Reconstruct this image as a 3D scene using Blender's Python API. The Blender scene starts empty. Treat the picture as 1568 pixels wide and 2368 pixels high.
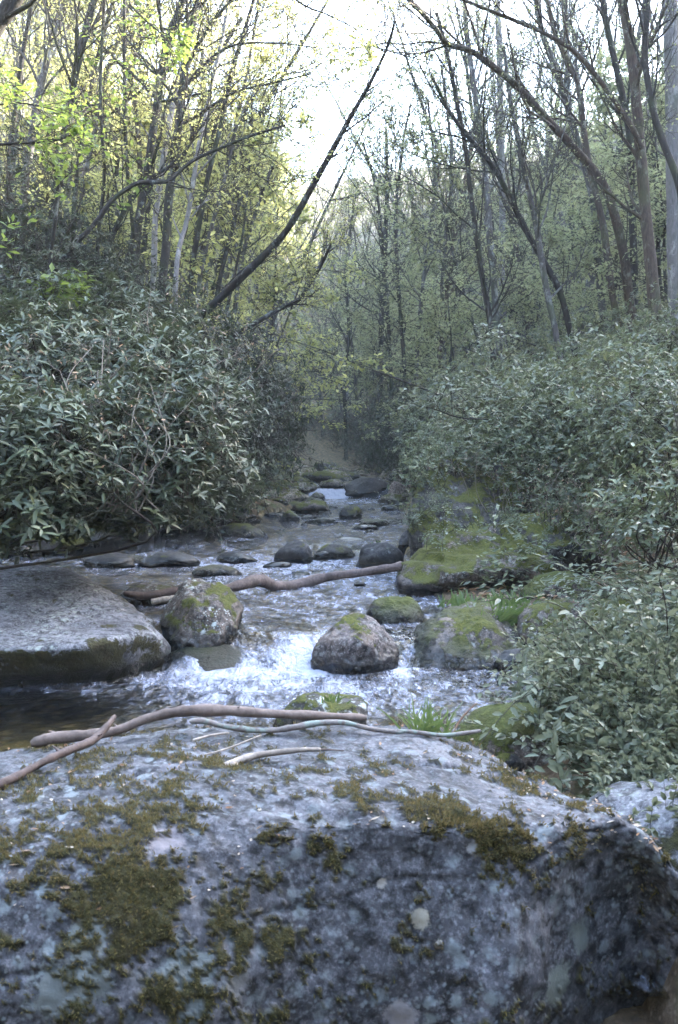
import bpy, bmesh, math, random
import numpy as np
from mathutils import Matrix, Vector

# ------------------------------------------------------------------ camera, sky, sun, exposure
S = bpy.context.scene
COL = S.collection
F = 2304.0                      # focal length in units of the 1568 x 2368 view of the photograph
PITCH = math.atan(134 / F)
CAM = np.array([0.0, 0.0, 1.35])
cd = bpy.data.cameras.new('camera'); cam = bpy.data.objects.new('camera', cd); COL.objects.link(cam)
cam.location = CAM; cam.rotation_euler = (math.pi / 2 - PITCH, 0, 0)
cd.sensor_fit = 'VERTICAL'; cd.sensor_height = 36; cd.sensor_width = 24; cd.lens = 36 * F / 2368
cd.clip_start = .05; cd.clip_end = 3000
cd.dof.use_dof = True; cd.dof.focus_distance = 9.0; cd.dof.aperture_fstop = 9.0
S.camera = cam
SUN_AZ, SUN_EL = math.radians(62), math.radians(27.5)
w = bpy.data.worlds.new('World'); S.world = w; w.use_nodes = True
nt = w.node_tree; bg = nt.nodes['Background']; sky = nt.nodes.new('ShaderNodeTexSky')
sky.sky_type = 'NISHITA'; sky.sun_disc = False; sky.sun_elevation = SUN_EL; sky.sun_rotation = SUN_AZ
sky.dust_density = 1.8; sky.air_density = 1.0; sky.ozone_density = .9
bg.inputs['Strength'].default_value = .15; nt.links.new(sky.outputs[0], bg.inputs[0])
ld = bpy.data.lights.new('sun', 'SUN'); ld.energy = 5.0; ld.angle = math.radians(.5); ld.color = (1, .93, .8)
sun = bpy.data.objects.new('sun', ld); COL.objects.link(sun)
sd = Vector((math.sin(SUN_AZ) * math.cos(SUN_EL), math.cos(SUN_AZ) * math.cos(SUN_EL), math.sin(SUN_EL)))
sun.rotation_euler = (-sd).to_track_quat('-Z', 'Y').to_euler()
S.view_settings.view_transform = 'Standard'; S.view_settings.look = 'None'; S.view_settings.gamma = 1
S.view_settings.exposure = 4.33
S.cycles.max_bounces = 6; S.cycles.diffuse_bounces = 3; S.cycles.glossy_bounces = 2
S.cycles.transmission_bounces = 3; S.cycles.transparent_max_bounces = 6; S.cycles.volume_bounces = 2
S.cycles.caustics_reflective = False; S.cycles.caustics_refractive = False
S.cycles.sample_clamp_indirect = 6

# ------------------------------------------------------------------ maths helpers
def P(px, py, Y):
    """a point at distance Y along the view axis, seen at px, py of the 1568 x 2368 photograph"""
    c, s = math.cos(PITCH), math.sin(PITCH)
    rx, ry = (px - 784) / F, (1184 - py) / F
    d = np.array([rx, c + ry * s, -s + ry * c])
    return CAM + d * (Y / d[1])

def PZ(px, py, z):
    c, s = math.cos(PITCH), math.sin(PITCH)
    rx, ry = (px - 784) / F, (1184 - py) / F
    d = np.array([rx, c + ry * s, -s + ry * c])
    return CAM + d * ((z - CAM[2]) / d[2])

_r = np.random.RandomState(7); _perm = np.tile(_r.permutation(256), 3)
_g = _r.normal(size=(256, 3)); _g /= np.linalg.norm(_g, axis=1)[:, None]
def noise3(p):
    p = np.asarray(p, float); i = np.floor(p).astype(int); f = p - i; i &= 255
    u = f * f * f * (f * (f * 6 - 15) + 10); out = 0
    for a in (0, 1):
        for b in (0, 1):
            for c in (0, 1):
                h = _perm[_perm[_perm[i[..., 0] + a] + i[..., 1] + b] + i[..., 2] + c]
                g = _g[h]; d = f - np.array([a, b, c])
                wgt = (u[..., 0] if a else 1 - u[..., 0]) * (u[..., 1] if b else 1 - u[..., 1]) * (u[..., 2] if c else 1 - u[..., 2])
                out = out + wgt * (g * d).sum(-1)
    return out * 1.6
def fbm(p, o=4, lac=2.03, gain=.5):
    t = 0; a = 1; q = np.asarray(p, float)
    for k in range(o):
        t = t + a * noise3(q + 17.3 * k); q = q * lac; a *= gain
    return t
def ridged(p, o=4):
    t = 0; a = 1; q = np.asarray(p, float)
    for k in range(o):
        t = t + a * (1 - 2 * np.abs(noise3(q + 9.1 * k))); q = q * 2.1; a *= .5
    return t
def sstep(a, b, x):
    t = np.clip((x - a) / (b - a), 0, 1); return t * t * (3 - 2 * t)
def nrm(v):
    return v / np.maximum(np.linalg.norm(v, axis=-1, keepdims=True), 1e-9)
def softplus(x, k):
    return np.logaddexp(0, np.asarray(x, float) / k) * k

# ------------------------------------------------------------------ mesh helpers
class MB:
    def __init__(s): s.v = []; s.l = []; s.n = []; s.m = []; s.r = []; s.k = 0
    def add(s, verts, faces, mi=0, rnd=None):
        """verts (N,3); faces (M,q) all of one size"""
        verts = np.asarray(verts, float).reshape(-1, 3); faces = np.asarray(faces, int)
        s.v.append(verts); s.l.append((faces + s.k).ravel()); M, q = faces.shape
        s.n.append(np.full(M, q)); s.m.append(np.full(M, mi)); s.r.append(np.zeros(M) if rnd is None else np.asarray(rnd, float))
        s.k += len(verts)
    def mesh(s, name, mats, smooth=True, vattr=None):
        me = bpy.data.meshes.new(name)
        V = np.concatenate(s.v); L = np.concatenate(s.l); N = np.concatenate(s.n); M = np.concatenate(s.m); R = np.concatenate(s.r)
        me.vertices.add(len(V)); me.vertices.foreach_set('co', V.astype(np.float32).ravel())
        me.loops.add(len(L)); me.loops.foreach_set('vertex_index', L.astype(np.int32))
        me.polygons.add(len(N)); st = np.concatenate([[0], np.cumsum(N)[:-1]])
        me.polygons.foreach_set('loop_start', st.astype(np.int32))
        me.polygons.foreach_set('material_index', M.astype(np.int32))
        me.polygons.foreach_set('use_smooth', np.full(len(N), smooth))
        me.update(calc_edges=True)
        at = me.attributes.new('rnd', 'FLOAT', 'FACE'); at.data.foreach_set('value', R.astype(np.float32))
        if vattr:
            for k, a in vattr.items():
                t = me.attributes.new(k, 'FLOAT', 'POINT'); t.data.foreach_set('value', np.asarray(a, np.float32))
        for m in mats: me.materials.append(m)
        return me
    def build(s, name, mats, parent=None, **kw):
        me = s.mesh(name, mats if isinstance(mats, (list, tuple)) else [mats], **kw)
        return link(name, me, parent)

def link(name, me, parent=None):
    o = bpy.data.objects.new(name, me); COL.objects.link(o)
    if parent is not None: o.parent = parent
    return o
def tag(o, label=None, cat=None, group=None, kind=None):
    for k, v in (('label', label), ('category', cat), ('group', group), ('kind', kind)):
        if v: o[k] = v
    return o
def empty(name, loc=(0, 0, 0)):
    o = bpy.data.objects.new(name, None); COL.objects.link(o); o.location = loc; o.empty_display_size = .1
    return o
def dup(root, label=None, group=None):
    r = root.copy(); COL.objects.link(r)
    if label: r['label'] = label
    if group: r['group'] = group
    for ch in list(root.children):
        c = ch.copy(); COL.objects.link(c); c.parent = r
    return r

def tubes(mb, pts, rad, seg, mi=0, rnd=None, cap=False):
    """pts (N,K,3) rad (N,K): N tubes of K rings"""
    pts = np.asarray(pts, float); rad = np.asarray(rad, float); N, K, _ = pts.shape
    if N == 0: return
    t = np.gradient(pts, axis=1); t = nrm(t)
    ref = np.where(np.abs(t[:, :1, 2:3]) > .9, np.array([1., 0, 0]), np.array([0, 0, 1.]))
    ref = np.broadcast_to(ref, t.shape)
    a = nrm(np.cross(t, ref)); b = np.cross(t, a)
    an = np.arange(seg) * 2 * math.pi / seg
    ring = pts[:, :, None, :] + rad[:, :, None, None] * (a[:, :, None, :] * np.cos(an)[:, None] + b[:, :, None, :] * np.sin(an)[:, None])
    i = np.arange(N)[:, None, None] * K * seg; k = np.arange(K - 1)[None, :, None] * seg; j = np.arange(seg)[None, None, :]; j2 = (j + 1) % seg
    f = np.stack([i + k + j, i + k + j2, i + k + seg + j2, i + k + seg + j], -1).reshape(-1, 4)
    r = None if rnd is None else np.repeat(rnd, (K - 1) * seg)
    mb.add(ring.reshape(-1, 3), f, mi, r)
    if cap:
        for e in (0, K - 1):
            for n in range(N):
                mb.add(ring[n, e], np.arange(seg)[None, :][:, ::(1 if e else -1)], mi)

def smooth_line(p, n, r=None):
    """Catmull-Rom resample of a polyline (and radii)"""
    p = np.asarray(p, float); m = len(p); q = np.vstack([2 * p[0] - p[1], p, 2 * p[-1] - p[-2]])
    t = np.linspace(0, m - 1 - 1e-6, n); i = t.astype(int); f = (t - i)[:, None]
    a, b, c, d = q[i], q[i + 1], q[i + 2], q[i + 3]
    o = .5 * (2 * b + (c - a) * f + (2 * a - 5 * b + 4 * c - d) * f ** 2 + (3 * b - a - 3 * c + d) * f ** 3)
    return (o, np.interp(t, np.arange(m), r)) if r is not None else o

def grow(rs, start, dirs, length, K, wig, up):
    """random-walk branches, vectorised"""
    N = len(start); pts = np.zeros((N, K, 3)); pts[:, 0] = start; d = nrm(dirs.copy())
    for k in range(1, K):
        d = nrm(d + rs.normal(size=(N, 3)) * wig + np.array([0, 0, 1.]) * up)
        pts[:, k] = pts[:, k - 1] + d * (length / (K - 1))[:, None]
    return pts
def kids(rs, pts, rad, n, tmin, tmax, ang, flat=1.0):
    """n children per parent; returns start, dir, t, parent radius"""
    N, K, _ = pts.shape; par = np.repeat(np.arange(N), n)
    t = (tmin + (tmax - tmin) * rs.rand(len(par))) * (K - 1); i = np.minimum(t.astype(int), K - 2); f = (t - i)[:, None]
    s = pts[par, i] * (1 - f) + pts[par, i + 1] * f; ax = nrm(pts[par, i + 1] - pts[par, i])
    rnd = rs.normal(size=(len(par), 3)); rnd[:, 2] *= flat
    side = nrm(rnd - (rnd * ax).sum(1)[:, None] * ax)
    a = ang * (1 + .25 * rs.normal(size=len(par)))[:, None]
    return s, nrm(ax * np.cos(a) + side * np.sin(a)), t / (K - 1), rad[par, i] * (1 - f[:, 0]) + rad[par, i + 1] * f[:, 0]

def leaves(mb, pos, ax, nor, ln, wd, mi=0, rnd=None, fine=False, rs=None, fold=.18, droop=.1):
    """one leaf per row: pos base, ax direction, nor face normal"""
    n = len(pos); ax = nrm(ax); side = nrm(np.cross(ax, nor)); nor = np.cross(side, ax)
    ln = np.broadcast_to(ln, (n,))[:, None]; wd = np.broadcast_to(wd, (n,))[:, None] * .5
    if rnd is None: rnd = np.random.RandomState(n).rand(n)
    tip = pos + ax * ln - nor * ln * droop
    if not fine:
        m = pos + ax * ln * .5
        v = np.stack([pos, m + side * wd, tip, m - side * wd], 1)
        mb.add(v.reshape(-1, 3), np.arange(n * 4).reshape(-1, 4), mi, rnd); return
    up = nor * wd * fold * 2
    v = np.stack([pos, pos + ax * ln * .3 + side * wd * .85 + up, pos + ax * ln * .68 + side * wd * .8 + up - nor * ln * droop * .4, tip,
                  pos + ax * ln * .5 - nor * ln * droop * .1,
                  pos + ax * ln * .68 - side * wd * .8 + up - nor * ln * droop * .4, pos + ax * ln * .3 - side * wd * .85 + up], 1)
    b = np.arange(n)[:, None] * 7
    f = np.stack([np.concatenate([b, b + 1, b + 2, b + 3, b + 4], 1), np.concatenate([b, b + 4, b + 3, b + 5, b + 6], 1)], 1).reshape(-1, 5)
    mb.add(v.reshape(-1, 3), f, mi, np.repeat(rnd, 2))

# ------------------------------------------------------------------ materials
class NT:
    def __init__(s, name):
        s.m = bpy.data.materials.new(name); s.m.use_nodes = True; s.t = s.m.node_tree; s.t.nodes.clear()
        s.out = s.n('OutputMaterial')
    def n(s, ty, **kw):
        x = s.t.nodes.new('ShaderNode' + ty)
        for k, v in kw.items(): setattr(x, k, v)
        return x
    def set(s, sock, v):
        if isinstance(v, bpy.types.NodeSocket): s.t.links.new(v, sock)
        elif v is not None:
            if sock.type == 'RGBA' and len(v) == 3: v = (*v, 1)
            sock.default_value = v
    def coord(s, scale=(1, 1, 1), obj=False):
        c = s.n('TexCoord').outputs['Object'] if obj else s.n('NewGeometry').outputs['Position']
        m = s.n('Mapping'); s.set(m.inputs[0], c); m.inputs['Scale'].default_value = scale; return m.outputs[0]
    def noise(s, vec, scale=5, detail=4, rough=.6, dist=0):
        x = s.n('TexNoise'); s.set(x.inputs['Vector'], vec)
        for k, v in (('Scale', scale), ('Detail', detail), ('Roughness', rough), ('Distortion', dist)): x.inputs[k].default_value = v
        return x.outputs[0]
    def voro(s, vec, scale, feature='F1'):
        x = s.n('TexVoronoi', feature=feature); s.set(x.inputs['Vector'], vec); x.inputs['Scale'].default_value = scale; return x.outputs['Distance']
    def ramp(s, fac, pts, interp='LINEAR'):
        x = s.n('ValToRGB'); s.set(x.inputs[0], fac); cr = x.color_ramp; cr.interpolation = interp
        while len(cr.elements) < len(pts): cr.elements.new(.5)
        for e, (p, c) in zip(cr.elements, pts):
            e.position = p; e.color = (c, c, c, 1) if isinstance(c, (int, float)) else (*c, 1)
        return x.outputs[0]
    def mix(s, f, a, b, blend='MIX'):
        x = s.n('Mix', data_type='RGBA', blend_type=blend); s.set(x.inputs[0], f); s.set(x.inputs[6], a); s.set(x.inputs[7], b); return x.outputs[2]
    def math(s, op, a, b=0.0, clamp=False):
        x = s.n('Math', operation=op); x.use_clamp = clamp; s.set(x.inputs[0], a); s.set(x.inputs[1], b); return x.outputs[0]
    def bump(s, h, strength=.5, dist=.02):
        x = s.n('Bump'); s.set(x.inputs['Height'], h); x.inputs['Strength'].default_value = strength; x.inputs['Distance'].default_value = dist; return x.outputs[0]
    def bsdf(s, col, rough=.8, nor=None, spec=.5, **kw):
        x = s.n('BsdfPrincipled'); s.set(x.inputs['Base Color'], col); s.set(x.inputs['Roughness'], rough)
        x.inputs['Specular IOR Level'].default_value = spec
        if nor is not None: s.set(x.inputs['Normal'], nor)
        return x.outputs[0]
    def done(s, sh): s.t.links.new(sh, s.out.inputs[0]); return s.m
    def z(s, which='Position'):
        g = s.n('NewGeometry'); x = s.n('SeparateXYZ'); s.set(x.inputs[0], g.outputs[which]); return x.outputs[2]

def leaf_mat(name, cols, trans=.35, rough=.5, spec=.4, tcol=None, backdim=None):
    n = NT(name); a = n.n('Attribute', attribute_name='rnd').outputs['Fac']
    c = n.ramp(a, [(i / (len(cols) - 1), k) for i, k in enumerate(cols)])
    oi = n.n('ObjectInfo').outputs['Random']
    c = n.mix(n.math('MULTIPLY', oi, .35), c, tuple(x * .55 for x in cols[0]))
    if backdim:
        c2 = n.mix(n.n('NewGeometry').outputs['Backfacing'], c, backdim)
    else: c2 = c
    p = n.bsdf(c2, rough, None, spec); tr = n.n('BsdfTranslucent')
    tc = n.mix(.6, c, tcol or tuple(min(1, x * 2.2) for x in cols[-1])); n.set(tr.inputs[0], tc)
    m = n.n('MixShader'); m.inputs[0].default_value = trans; n.t.links.new(p, m.inputs[1]); n.t.links.new(tr.outputs[0], m.inputs[2])
    return n.done(m.outputs[0])

def bark_mat(name, dark, light, lichen=None, la=.62):
    n = NT(name); v = n.coord((1, 1, .22)); v2 = n.coord((1, 1, .6))
    a = n.noise(v, 38, 5, .7); c = n.ramp(a, [(.3, dark), (.7, light)])
    if lichen:
        b = n.noise(v2, 7, 6, .75); c = n.mix(n.ramp(b, [(la - .06, 0.), (la + .04, 1.)]), c, lichen)
    g = n.noise(n.coord(), 2.2, 2, .5); c = n.mix(n.ramp(g, [(.5, 0.), (.75, .45)]), c, (.05, .075, .025))
    return n.done(n.bsdf(c, .9, n.bump(a, .7, .012), .2))

def rock_mat(name, c1, c2, c3, moss=.5, lich=.6, mcol=((.03, .04, .008), (.10, .10, .02)), sc=1., wet=True, lcol=(.34, .38, .36), tan=.0, spots=None, mossscale=5., side=0., attr=False):
    """stone with grain, lichen spots and moss on what faces up; moss 0..1 how much"""
    n = NT(name); p = n.coord()
    a = n.noise(p, 3.2 * sc, 6, .62, .4); b = n.noise(p, 26 * sc, 6, .72)
    c = n.ramp(a, [(.32, c1), (.55, c2), (.72, c3)])
    c = n.mix(n.ramp(n.noise(p, 95 * sc, 3, .7), [(.5, 0.), (.66, .55)]), c, tuple(min(.5, x * 1.7) for x in c3)); c = n.mix(n.ramp(b, [(.40, .97), (.53, 0.)]), c, tuple(x * .25 for x in c1)); c = n.mix(n.ramp(n.noise(p, 8 * sc, 5, .75), [(.34, .7), (.5, 0.)]), c, tuple(x * .4 for x in c1))
    # lichen: two sizes of ragged spots
    wob = n.noise(p, 30 * sc, 3, .7)
    v1 = n.math('ADD', n.voro(p, 17 * sc), n.math('MULTIPLY', n.math('SUBTRACT', wob, .5), .9)); m1 = n.ramp(v1, [(.16, .85), (.34, 0.)])
    reg = n.ramp(n.noise(p, 2.6 * sc, 4, .6), [(.62 - lich * .32, 0.), (.72 - lich * .2, 1.)])
    c = n.mix(n.math('MULTIPLY', m1, reg), c, lcol)
    v2 = n.math('ADD', n.voro(p, 55 * sc), n.math('MULTIPLY', n.math('SUBTRACT', n.noise(p, 70 * sc, 2, .6), .5), .8)); m2 = n.ramp(v2, [(.10, .6), (.34, 0.)])
    c = n.mix(n.math('MULTIPLY', m2, reg), c, tuple(min(.6, x * 1.35) for x in lcol))
    if tan: c = n.mix(n.ramp(n.noise(p, 1.7 * sc, 3, .5), [(.58, 0.), (.68, tan)]), c, (.27, .2, .15))
    if spots:
        for (sx, sy, sz, r, col) in spots:
            g = n.n('NewGeometry').outputs['Position']
            d = n.n('VectorMath', operation='DISTANCE'); n.set(d.inputs[0], g); d.inputs[1].default_value = (sx, sy, sz)
            dd = n.math('ADD', d.outputs['Value'], n.math('MULTIPLY', n.math('SUBTRACT', n.noise(p, 22, 5, .8), .5), r * 2.2))
            mm = n.ramp(n.math('DIVIDE', dd, r * 2), [(.40, .8), (.54, 0.)]); c = n.mix(mm, c, col)
    # moss
    nz = n.z('Normal'); mn = n.noise(p, mossscale, 7, .7, .3)
    k = n.math('ADD', n.math('MULTIPLY', nz, .28 * (1 - side)), n.math('MULTIPLY', n.math('SUBTRACT', mn, .5), 1.9))
    k = n.math('ADD', k, moss - .62 + .2 * side); mm = n.ramp(k, [(.0, 0.), (.09, 1.)])
    if attr: mm = n.n('Attribute', attribute_name='moss').outputs['Fac']
    mf = n.noise(p, 60, 4, .7); mc = n.ramp(mf, [(.3, mcol[0]), (.7, mcol[1])])
    mc = n.mix(n.ramp(n.noise(p, 9, 3, .6), [(.5, 0.), (.7, .55)]), mc, tuple(.5 * a_ + .5 * b_ for a_, b_ in zip(mcol[0], (.06, .04, .022))))
    c = n.mix(mm, c, mc)
    rough = n.ramp(mm, [(0, .72), (1, 1.)])
    if wet:
        lev = n.math('ADD', n.z(), n.math('MULTIPLY', n.noise(p, 6, 2, .5), -.1))
        y = n.n('SeparateXYZ'); n.set(y.inputs[0], n.n('NewGeometry').outputs['Position'])
        wl = n.math('ADD', n.ramp(n.math('DIVIDE', y.outputs[1], 30.), [(0., 0.), (.208, 0.), (.222, .16), (.385, .18), (.4, .28), (.75, .34), (.765, .54), (1., .7)]), 0.)
        wt = n.ramp(n.math('SUBTRACT', lev, wl), [(.0, 1.), (.10, 0.)])
        c = n.mix(wt, c, n.mix(.86, c, (.004, .005, .005))); rough = n.math('MULTIPLY', rough, n.ramp(wt, [(0, 1.), (1, .28)]))
    h = n.math('ADD', n.math('MULTIPLY', b, .5), n.math('MULTIPLY', mm, n.math('MULTIPLY', mf, 1.6)))
    return n.done(n.bsdf(c, rough, n.bump(h, .8, .014), .35))

M = {}
M['bark_dark'] = bark_mat('bark dark', (.008, .007, .006), (.034, .030, .026), (.12, .13, .12), .62)
M['bark_grey'] = bark_mat('bark grey', (.025, .023, .022), (.08, .074, .072), (.17, .18, .17), .58)
M['bark_pale'] = bark_mat('bark pale', (.09, .088, .09), (.18, .173, .175), (.26, .26, .26), .6)
M['bark_brown'] = bark_mat('bark brown', (.02, .015, .012), (.075, .056, .044), (.13, .135, .11), .6)
M['twig'] = bark_mat('twig', (.02, .017, .014), (.06, .05, .043))
M['twig_dry'] = bark_mat('dry twig', (.1, .085, .07), (.22, .19, .16))
M['rhodo'] = leaf_mat('rhododendron leaf', [(.026, .038, .02), (.045, .062, .034), (.068, .088, .048), (.095, .11, .05)], .12, .48, .38, backdim=(.065, .08, .05))
M['rhodo_dim'] = leaf_mat('shade-dimmed rhododendron leaf', [(.014, .02, .01), (.028, .038, .018), (.05, .06, .028)], .12, .6, .25)  # dimmer copy of the rhododendron leaf, shade put into its colour
M['rhodo_dark'] = leaf_mat('shade-toned rhododendron leaf', [(.014, .022, .012), (.026, .04, .02), (.042, .058, .027)], .12, .5, .3)  # darker copy of the rhododendron leaf, bank shade painted into the colour
M['laurel'] = leaf_mat('laurel leaf', [(.03, .045, .026), (.055, .078, .042), (.09, .115, .058), (.14, .155, .075)], .2, .45, .4)
M['spring'] = leaf_mat('spring leaf', [(.09, .13, .035), (.16, .20, .055), (.22, .26, .075), (.27, .28, .085)], .55, .6, .3, (.64, .61, .25))  # sunlit yellow glow put into the leaf colour, mainly for the left slope
M['spring_cool'] = leaf_mat('shade-toned spring leaf', [(.13, .16, .08), (.20, .23, .12), (.27, .29, .15)], .55, .6, .3, (.35, .37, .19))  # cool copy for the right side, its shade put into the colour
M['spring_bright'] = leaf_mat('fresh leaf', [(.07, .12, .03), (.11, .17, .04), (.17, .22, .06)], .4, .55, .3, (.3, .38, .07))
M['herb'] = leaf_mat('bank leaf', [(.04, .056, .032), (.07, .09, .052), (.11, .13, .08), (.155, .17, .11)], .25, .45, .4)
M['grass'] = leaf_mat('grass blade', [(.035, .07, .02), (.07, .12, .035), (.12, .16, .05)], .3, .5, .4)
M['litter'] = leaf_mat('dead leaf', [(.1, .05, .025), (.22, .12, .06), (.34, .25, .17), (.45, .4, .33)], .15, .8, .2)
M['moss_leaf'] = leaf_mat('moss leaf', [(.03, .03, .010), (.06, .058, .017), (.11, .10, .032), (.14, .105, .05)], .3, .8, .15)
M['petal'] = leaf_mat('petal', [(.35, .32, .6), (.5, .48, .75)], .3, .6, .3)
def wood_mat(name, a, b, l=None):
    n = NT(name); v = n.coord((1, 1, 1)); x = n.noise(v, 45, 5, .7); y = n.noise(v, 7, 4, .6)
    c = n.ramp(x, [(.3, a), (.68, b)]); c = n.mix(n.ramp(y, [(.5, 0.), (.62, .6)]), c, tuple(k * .55 for k in a))
    if l: c = n.mix(n.ramp(n.noise(v, 14, 5, .75), [(.5, 0.), (.58, .9)]), c, l)
    return n.done(n.bsdf(c, .75, n.bump(x, .5, .006), .3))
M['drift'] = wood_mat('driftwood', (.09, .066, .055), (.19, .145, .125))
M['drift_dark'] = wood_mat('dark branch', (.05, .034, .03), (.11, .08, .07))
M['drift_lichen'] = wood_mat('lichened branch', (.09, .07, .062), (.2, .18, .17), (.18, .22, .195))
M['drift_pale'] = wood_mat('pale stick', (.16, .13, .11), (.34, .3, .26))
M['log'] = wood_mat('wet log', (.06, .043, .038), (.16, .125, .115))

# ------------------------------------------------------------------ the lie of the land
YS = [-50, 3, 4.0, 5.0, 5.7, 6.6, 7.5, 8.5, 10, 12, 13.3, 15.5, 17, 18.5, 20, 22.6, 23.5, 28, 35, 42, 55, 80]
XL = [-3, -3, -3.1, -3.3, -3.5, -3.6, -3.8, -4.3, -4.5, -4.4, -3.0, -2.1, -1.25, -.85, -.75, -.75, -1.2, -2.2, -2.4, -3.5, -6, -11]
XR = [.9, .8, .62, 1.0, 1.35, 1.2, .9, .75, .75, .8, .95, 1.15, 1.2, 1.25, 1.4, 1.5, 1.6, 1.6, 1.2, .2, -2, -5]
def level(y):
    return np.interp(y, [0, 6.28, 6.62, 11.5, 12.0, 22.7, 22.95, 30, 40, 60, 120], [0, 0, .16, .18, .27, .33, .55, .72, .86, 1.4, 2.6])
def ground(x, y):
    x = np.asarray(x, float); y = np.asarray(y, float)
    xl = np.interp(y, YS, XL); xr = np.interp(y, YS, XR); w = level(y)
    dl = xl - x; dr = x - xr; d = np.maximum(dl, dr)
    q = np.stack([x, y, 0 * x], -1)
    n1 = fbm(q * .55, 4) ; n2 = fbm(q * 3.1 + 5, 3)
    bed = w - .16 - .10 * sstep(0, 1.2, -d) + .035 * n2
    far = 1 + 0 * x
    bank = np.where(dr > dl, np.interp(y, [4.6, 5.6, 10.5, 12], [.22, .05, .06, .22]), .22) * (1 - np.exp(-np.maximum(d, 0) * 3.5)) + .06 * n1 * sstep(0, 1, d) + .03 * n2 * sstep(0, .3, d)
    left = .70 * softplus(dl - np.interp(y, [13, 16, 23, 26], [3., 4.4, 4.6, 3.2]), .9) * (dl > -2)
    right = .66 * softplus(dr - np.interp(y, [5, 7, 12, 16], [1.3, 2.9, 2.9, 1.6]), .7) * (dr > -2)
    cap = lambda h, H: H * (1 - np.exp(-h / H))
    right = right * (1 + .38 * sstep(1, 14, x - .36 * y - 2))  # steepened out of view, shaped to keep direct sun off the stream
    right = right * (1 - .8 * sstep(64, 105, y))  # ridge lowered far up the valley to let sun onto the middle hillside
    hill = cap(left, 85) + cap(right, 90)
    hill = hill + 6 * noise3(q * .03) * sstep(8, 40, hill) + 1.6 * noise3(q * .11) * sstep(2, 14, hill)
    yy = y - 52 + 6 * noise3(q * .02)
    fh = cap(.52 * softplus(yy, 8), 85) * sstep(-60, 30, 40 - np.abs(x) * .0)
    fh = fh + cap(.75 * softplus(-y - 4, 1.), 60)  # unseen rise behind the camera, added to darken the faces turned this way
    z = np.where(d > 0, w + bank, bed)
    z = np.where(d > 0, np.maximum(z, w + .02 * sstep(0, .1, d)), z)
    return z + hill + fh

def spaced(lo, hi, n, core):
    a = math.asinh(lo / core); b = math.asinh(hi / core); return core * np.sinh(np.linspace(a, b, n))
gx = spaced(-210, 210, 400, 2.2); gy = spaced(-46, 330, 500, 9.0) + 4
GX, GY = np.meshgrid(gx, gy); GZ = ground(GX, GY)
n = NT('forest floor'); p = n.coord()
a = n.noise(p, 14, 6, .75); c = n.ramp(a, [(.3, (.035, .026, .018)), (.5, (.09, .065, .042)), (.68, (.17, .13, .09))])
c = n.mix(n.ramp(n.noise(p, 2.0, 5, .65), [(.47, 0.), (.6, .85)]), c, (.05, .07, .022))
c = n.mix(n.ramp(n.voro(p, 34), [(.1, .6), (.32, 0.)]), c, (.24, .19, .14))
M['ground'] = n.done(n.bsdf(c, .95, n.bump(a, .8, .05), .2))
n = NT('stream bed'); p = n.coord()
v = n.voro(p, 9); a = n.noise(p, 20, 5, .7); cc = n.n('TexVoronoi'); n.set(cc.inputs['Vector'], p); cc.inputs['Scale'].default_value = 9
c = n.mix(.55, n.ramp(a, [(.3, (.03, .024, .012)), (.7, (.16, .12, .055))]), n.ramp(n.math('MULTIPLY', cc.outputs['Color'], 1.), [(0, (.05, .038, .018)), (.5, (.14, .11, .05)), (1, (.28, .23, .13))]))
c = n.mix(n.ramp(v, [(.25, 0.), (.6, .8)]), c, (.02, .017, .01))
M['bed'] = n.done(n.bsdf(c, .9, n.bump(v, .8, .05), .3))
mb = MB(); ny, nx = GX.shape
ii = (np.arange(ny - 1)[:, None] * nx + np.arange(nx - 1)[None, :])
faces = np.stack([ii, ii + 1, ii + nx + 1, ii + nx], -1).reshape(-1, 4)
fx = .25 * (GX[:-1, :-1] + GX[1:, 1:] + GX[1:, :-1] + GX[:-1, 1:]).ravel(); fy = .25 * (GY[:-1, :-1] + GY[1:, 1:] + GY[1:, :-1] + GY[:-1, 1:]).ravel()
inb = (fx > np.interp(fy, YS, XL) - .05) & (fx < np.interp(fy, YS, XR) + .05) & (fy > 2.9)
mb.add(np.stack([GX, GY, GZ], -1).reshape(-1, 3), faces)
mb.m[0] = inb.astype(int)
tag(mb.build('ground', [M['ground'], M['bed']]), kind='structure', label='wooded valley floor and its steep banks under leaf litter')

# ------------------------------------------------------------------ water
n = NT('stream water'); p = n.coord((1.0, .62, 1)); p2 = n.coord((.5, 1.5, 1))
w1 = n.noise(p, 9, 3, .55, 1.2); w2 = n.noise(p, 26, 3, .6, .8); w3 = n.noise(p, 70, 2, .6, .3)
h = n.math('ADD', n.math('MULTIPLY', w1, 1.), n.math('ADD', n.math('MULTIPLY', w2, .42), n.math('MULTIPLY', w3, .12)))
foam_sheen = n.n('Attribute', attribute_name='foam_sheen').outputs['Fac']; calm = n.n('Attribute', attribute_name='calm').outputs['Fac']
b = n.n('Bump'); n.set(b.inputs['Height'], h); b.inputs['Distance'].default_value = .08; n.set(b.inputs['Strength'], n.math('SUBTRACT', 1., n.math('MULTIPLY', calm, .72)))
fr = n.n('Fresnel'); fr.inputs[0].default_value = 1.33; n.set(fr.inputs['Normal'], b.outputs[0])
gl = n.n('BsdfGlossy'); gl.inputs['Roughness'].default_value = .15; n.set(gl.inputs['Normal'], b.outputs[0]); gl.inputs[0].default_value = (1, 1, 1, 1)
tr = n.n('BsdfTransparent'); tr.inputs[0].default_value = (.84, .80, .64, 1)
m1 = n.n('MixShader'); n.set(m1.inputs[0], fr.outputs[0]); n.t.links.new(tr.outputs[0], m1.inputs[1]); n.t.links.new(gl.outputs[0], m1.inputs[2])
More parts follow.
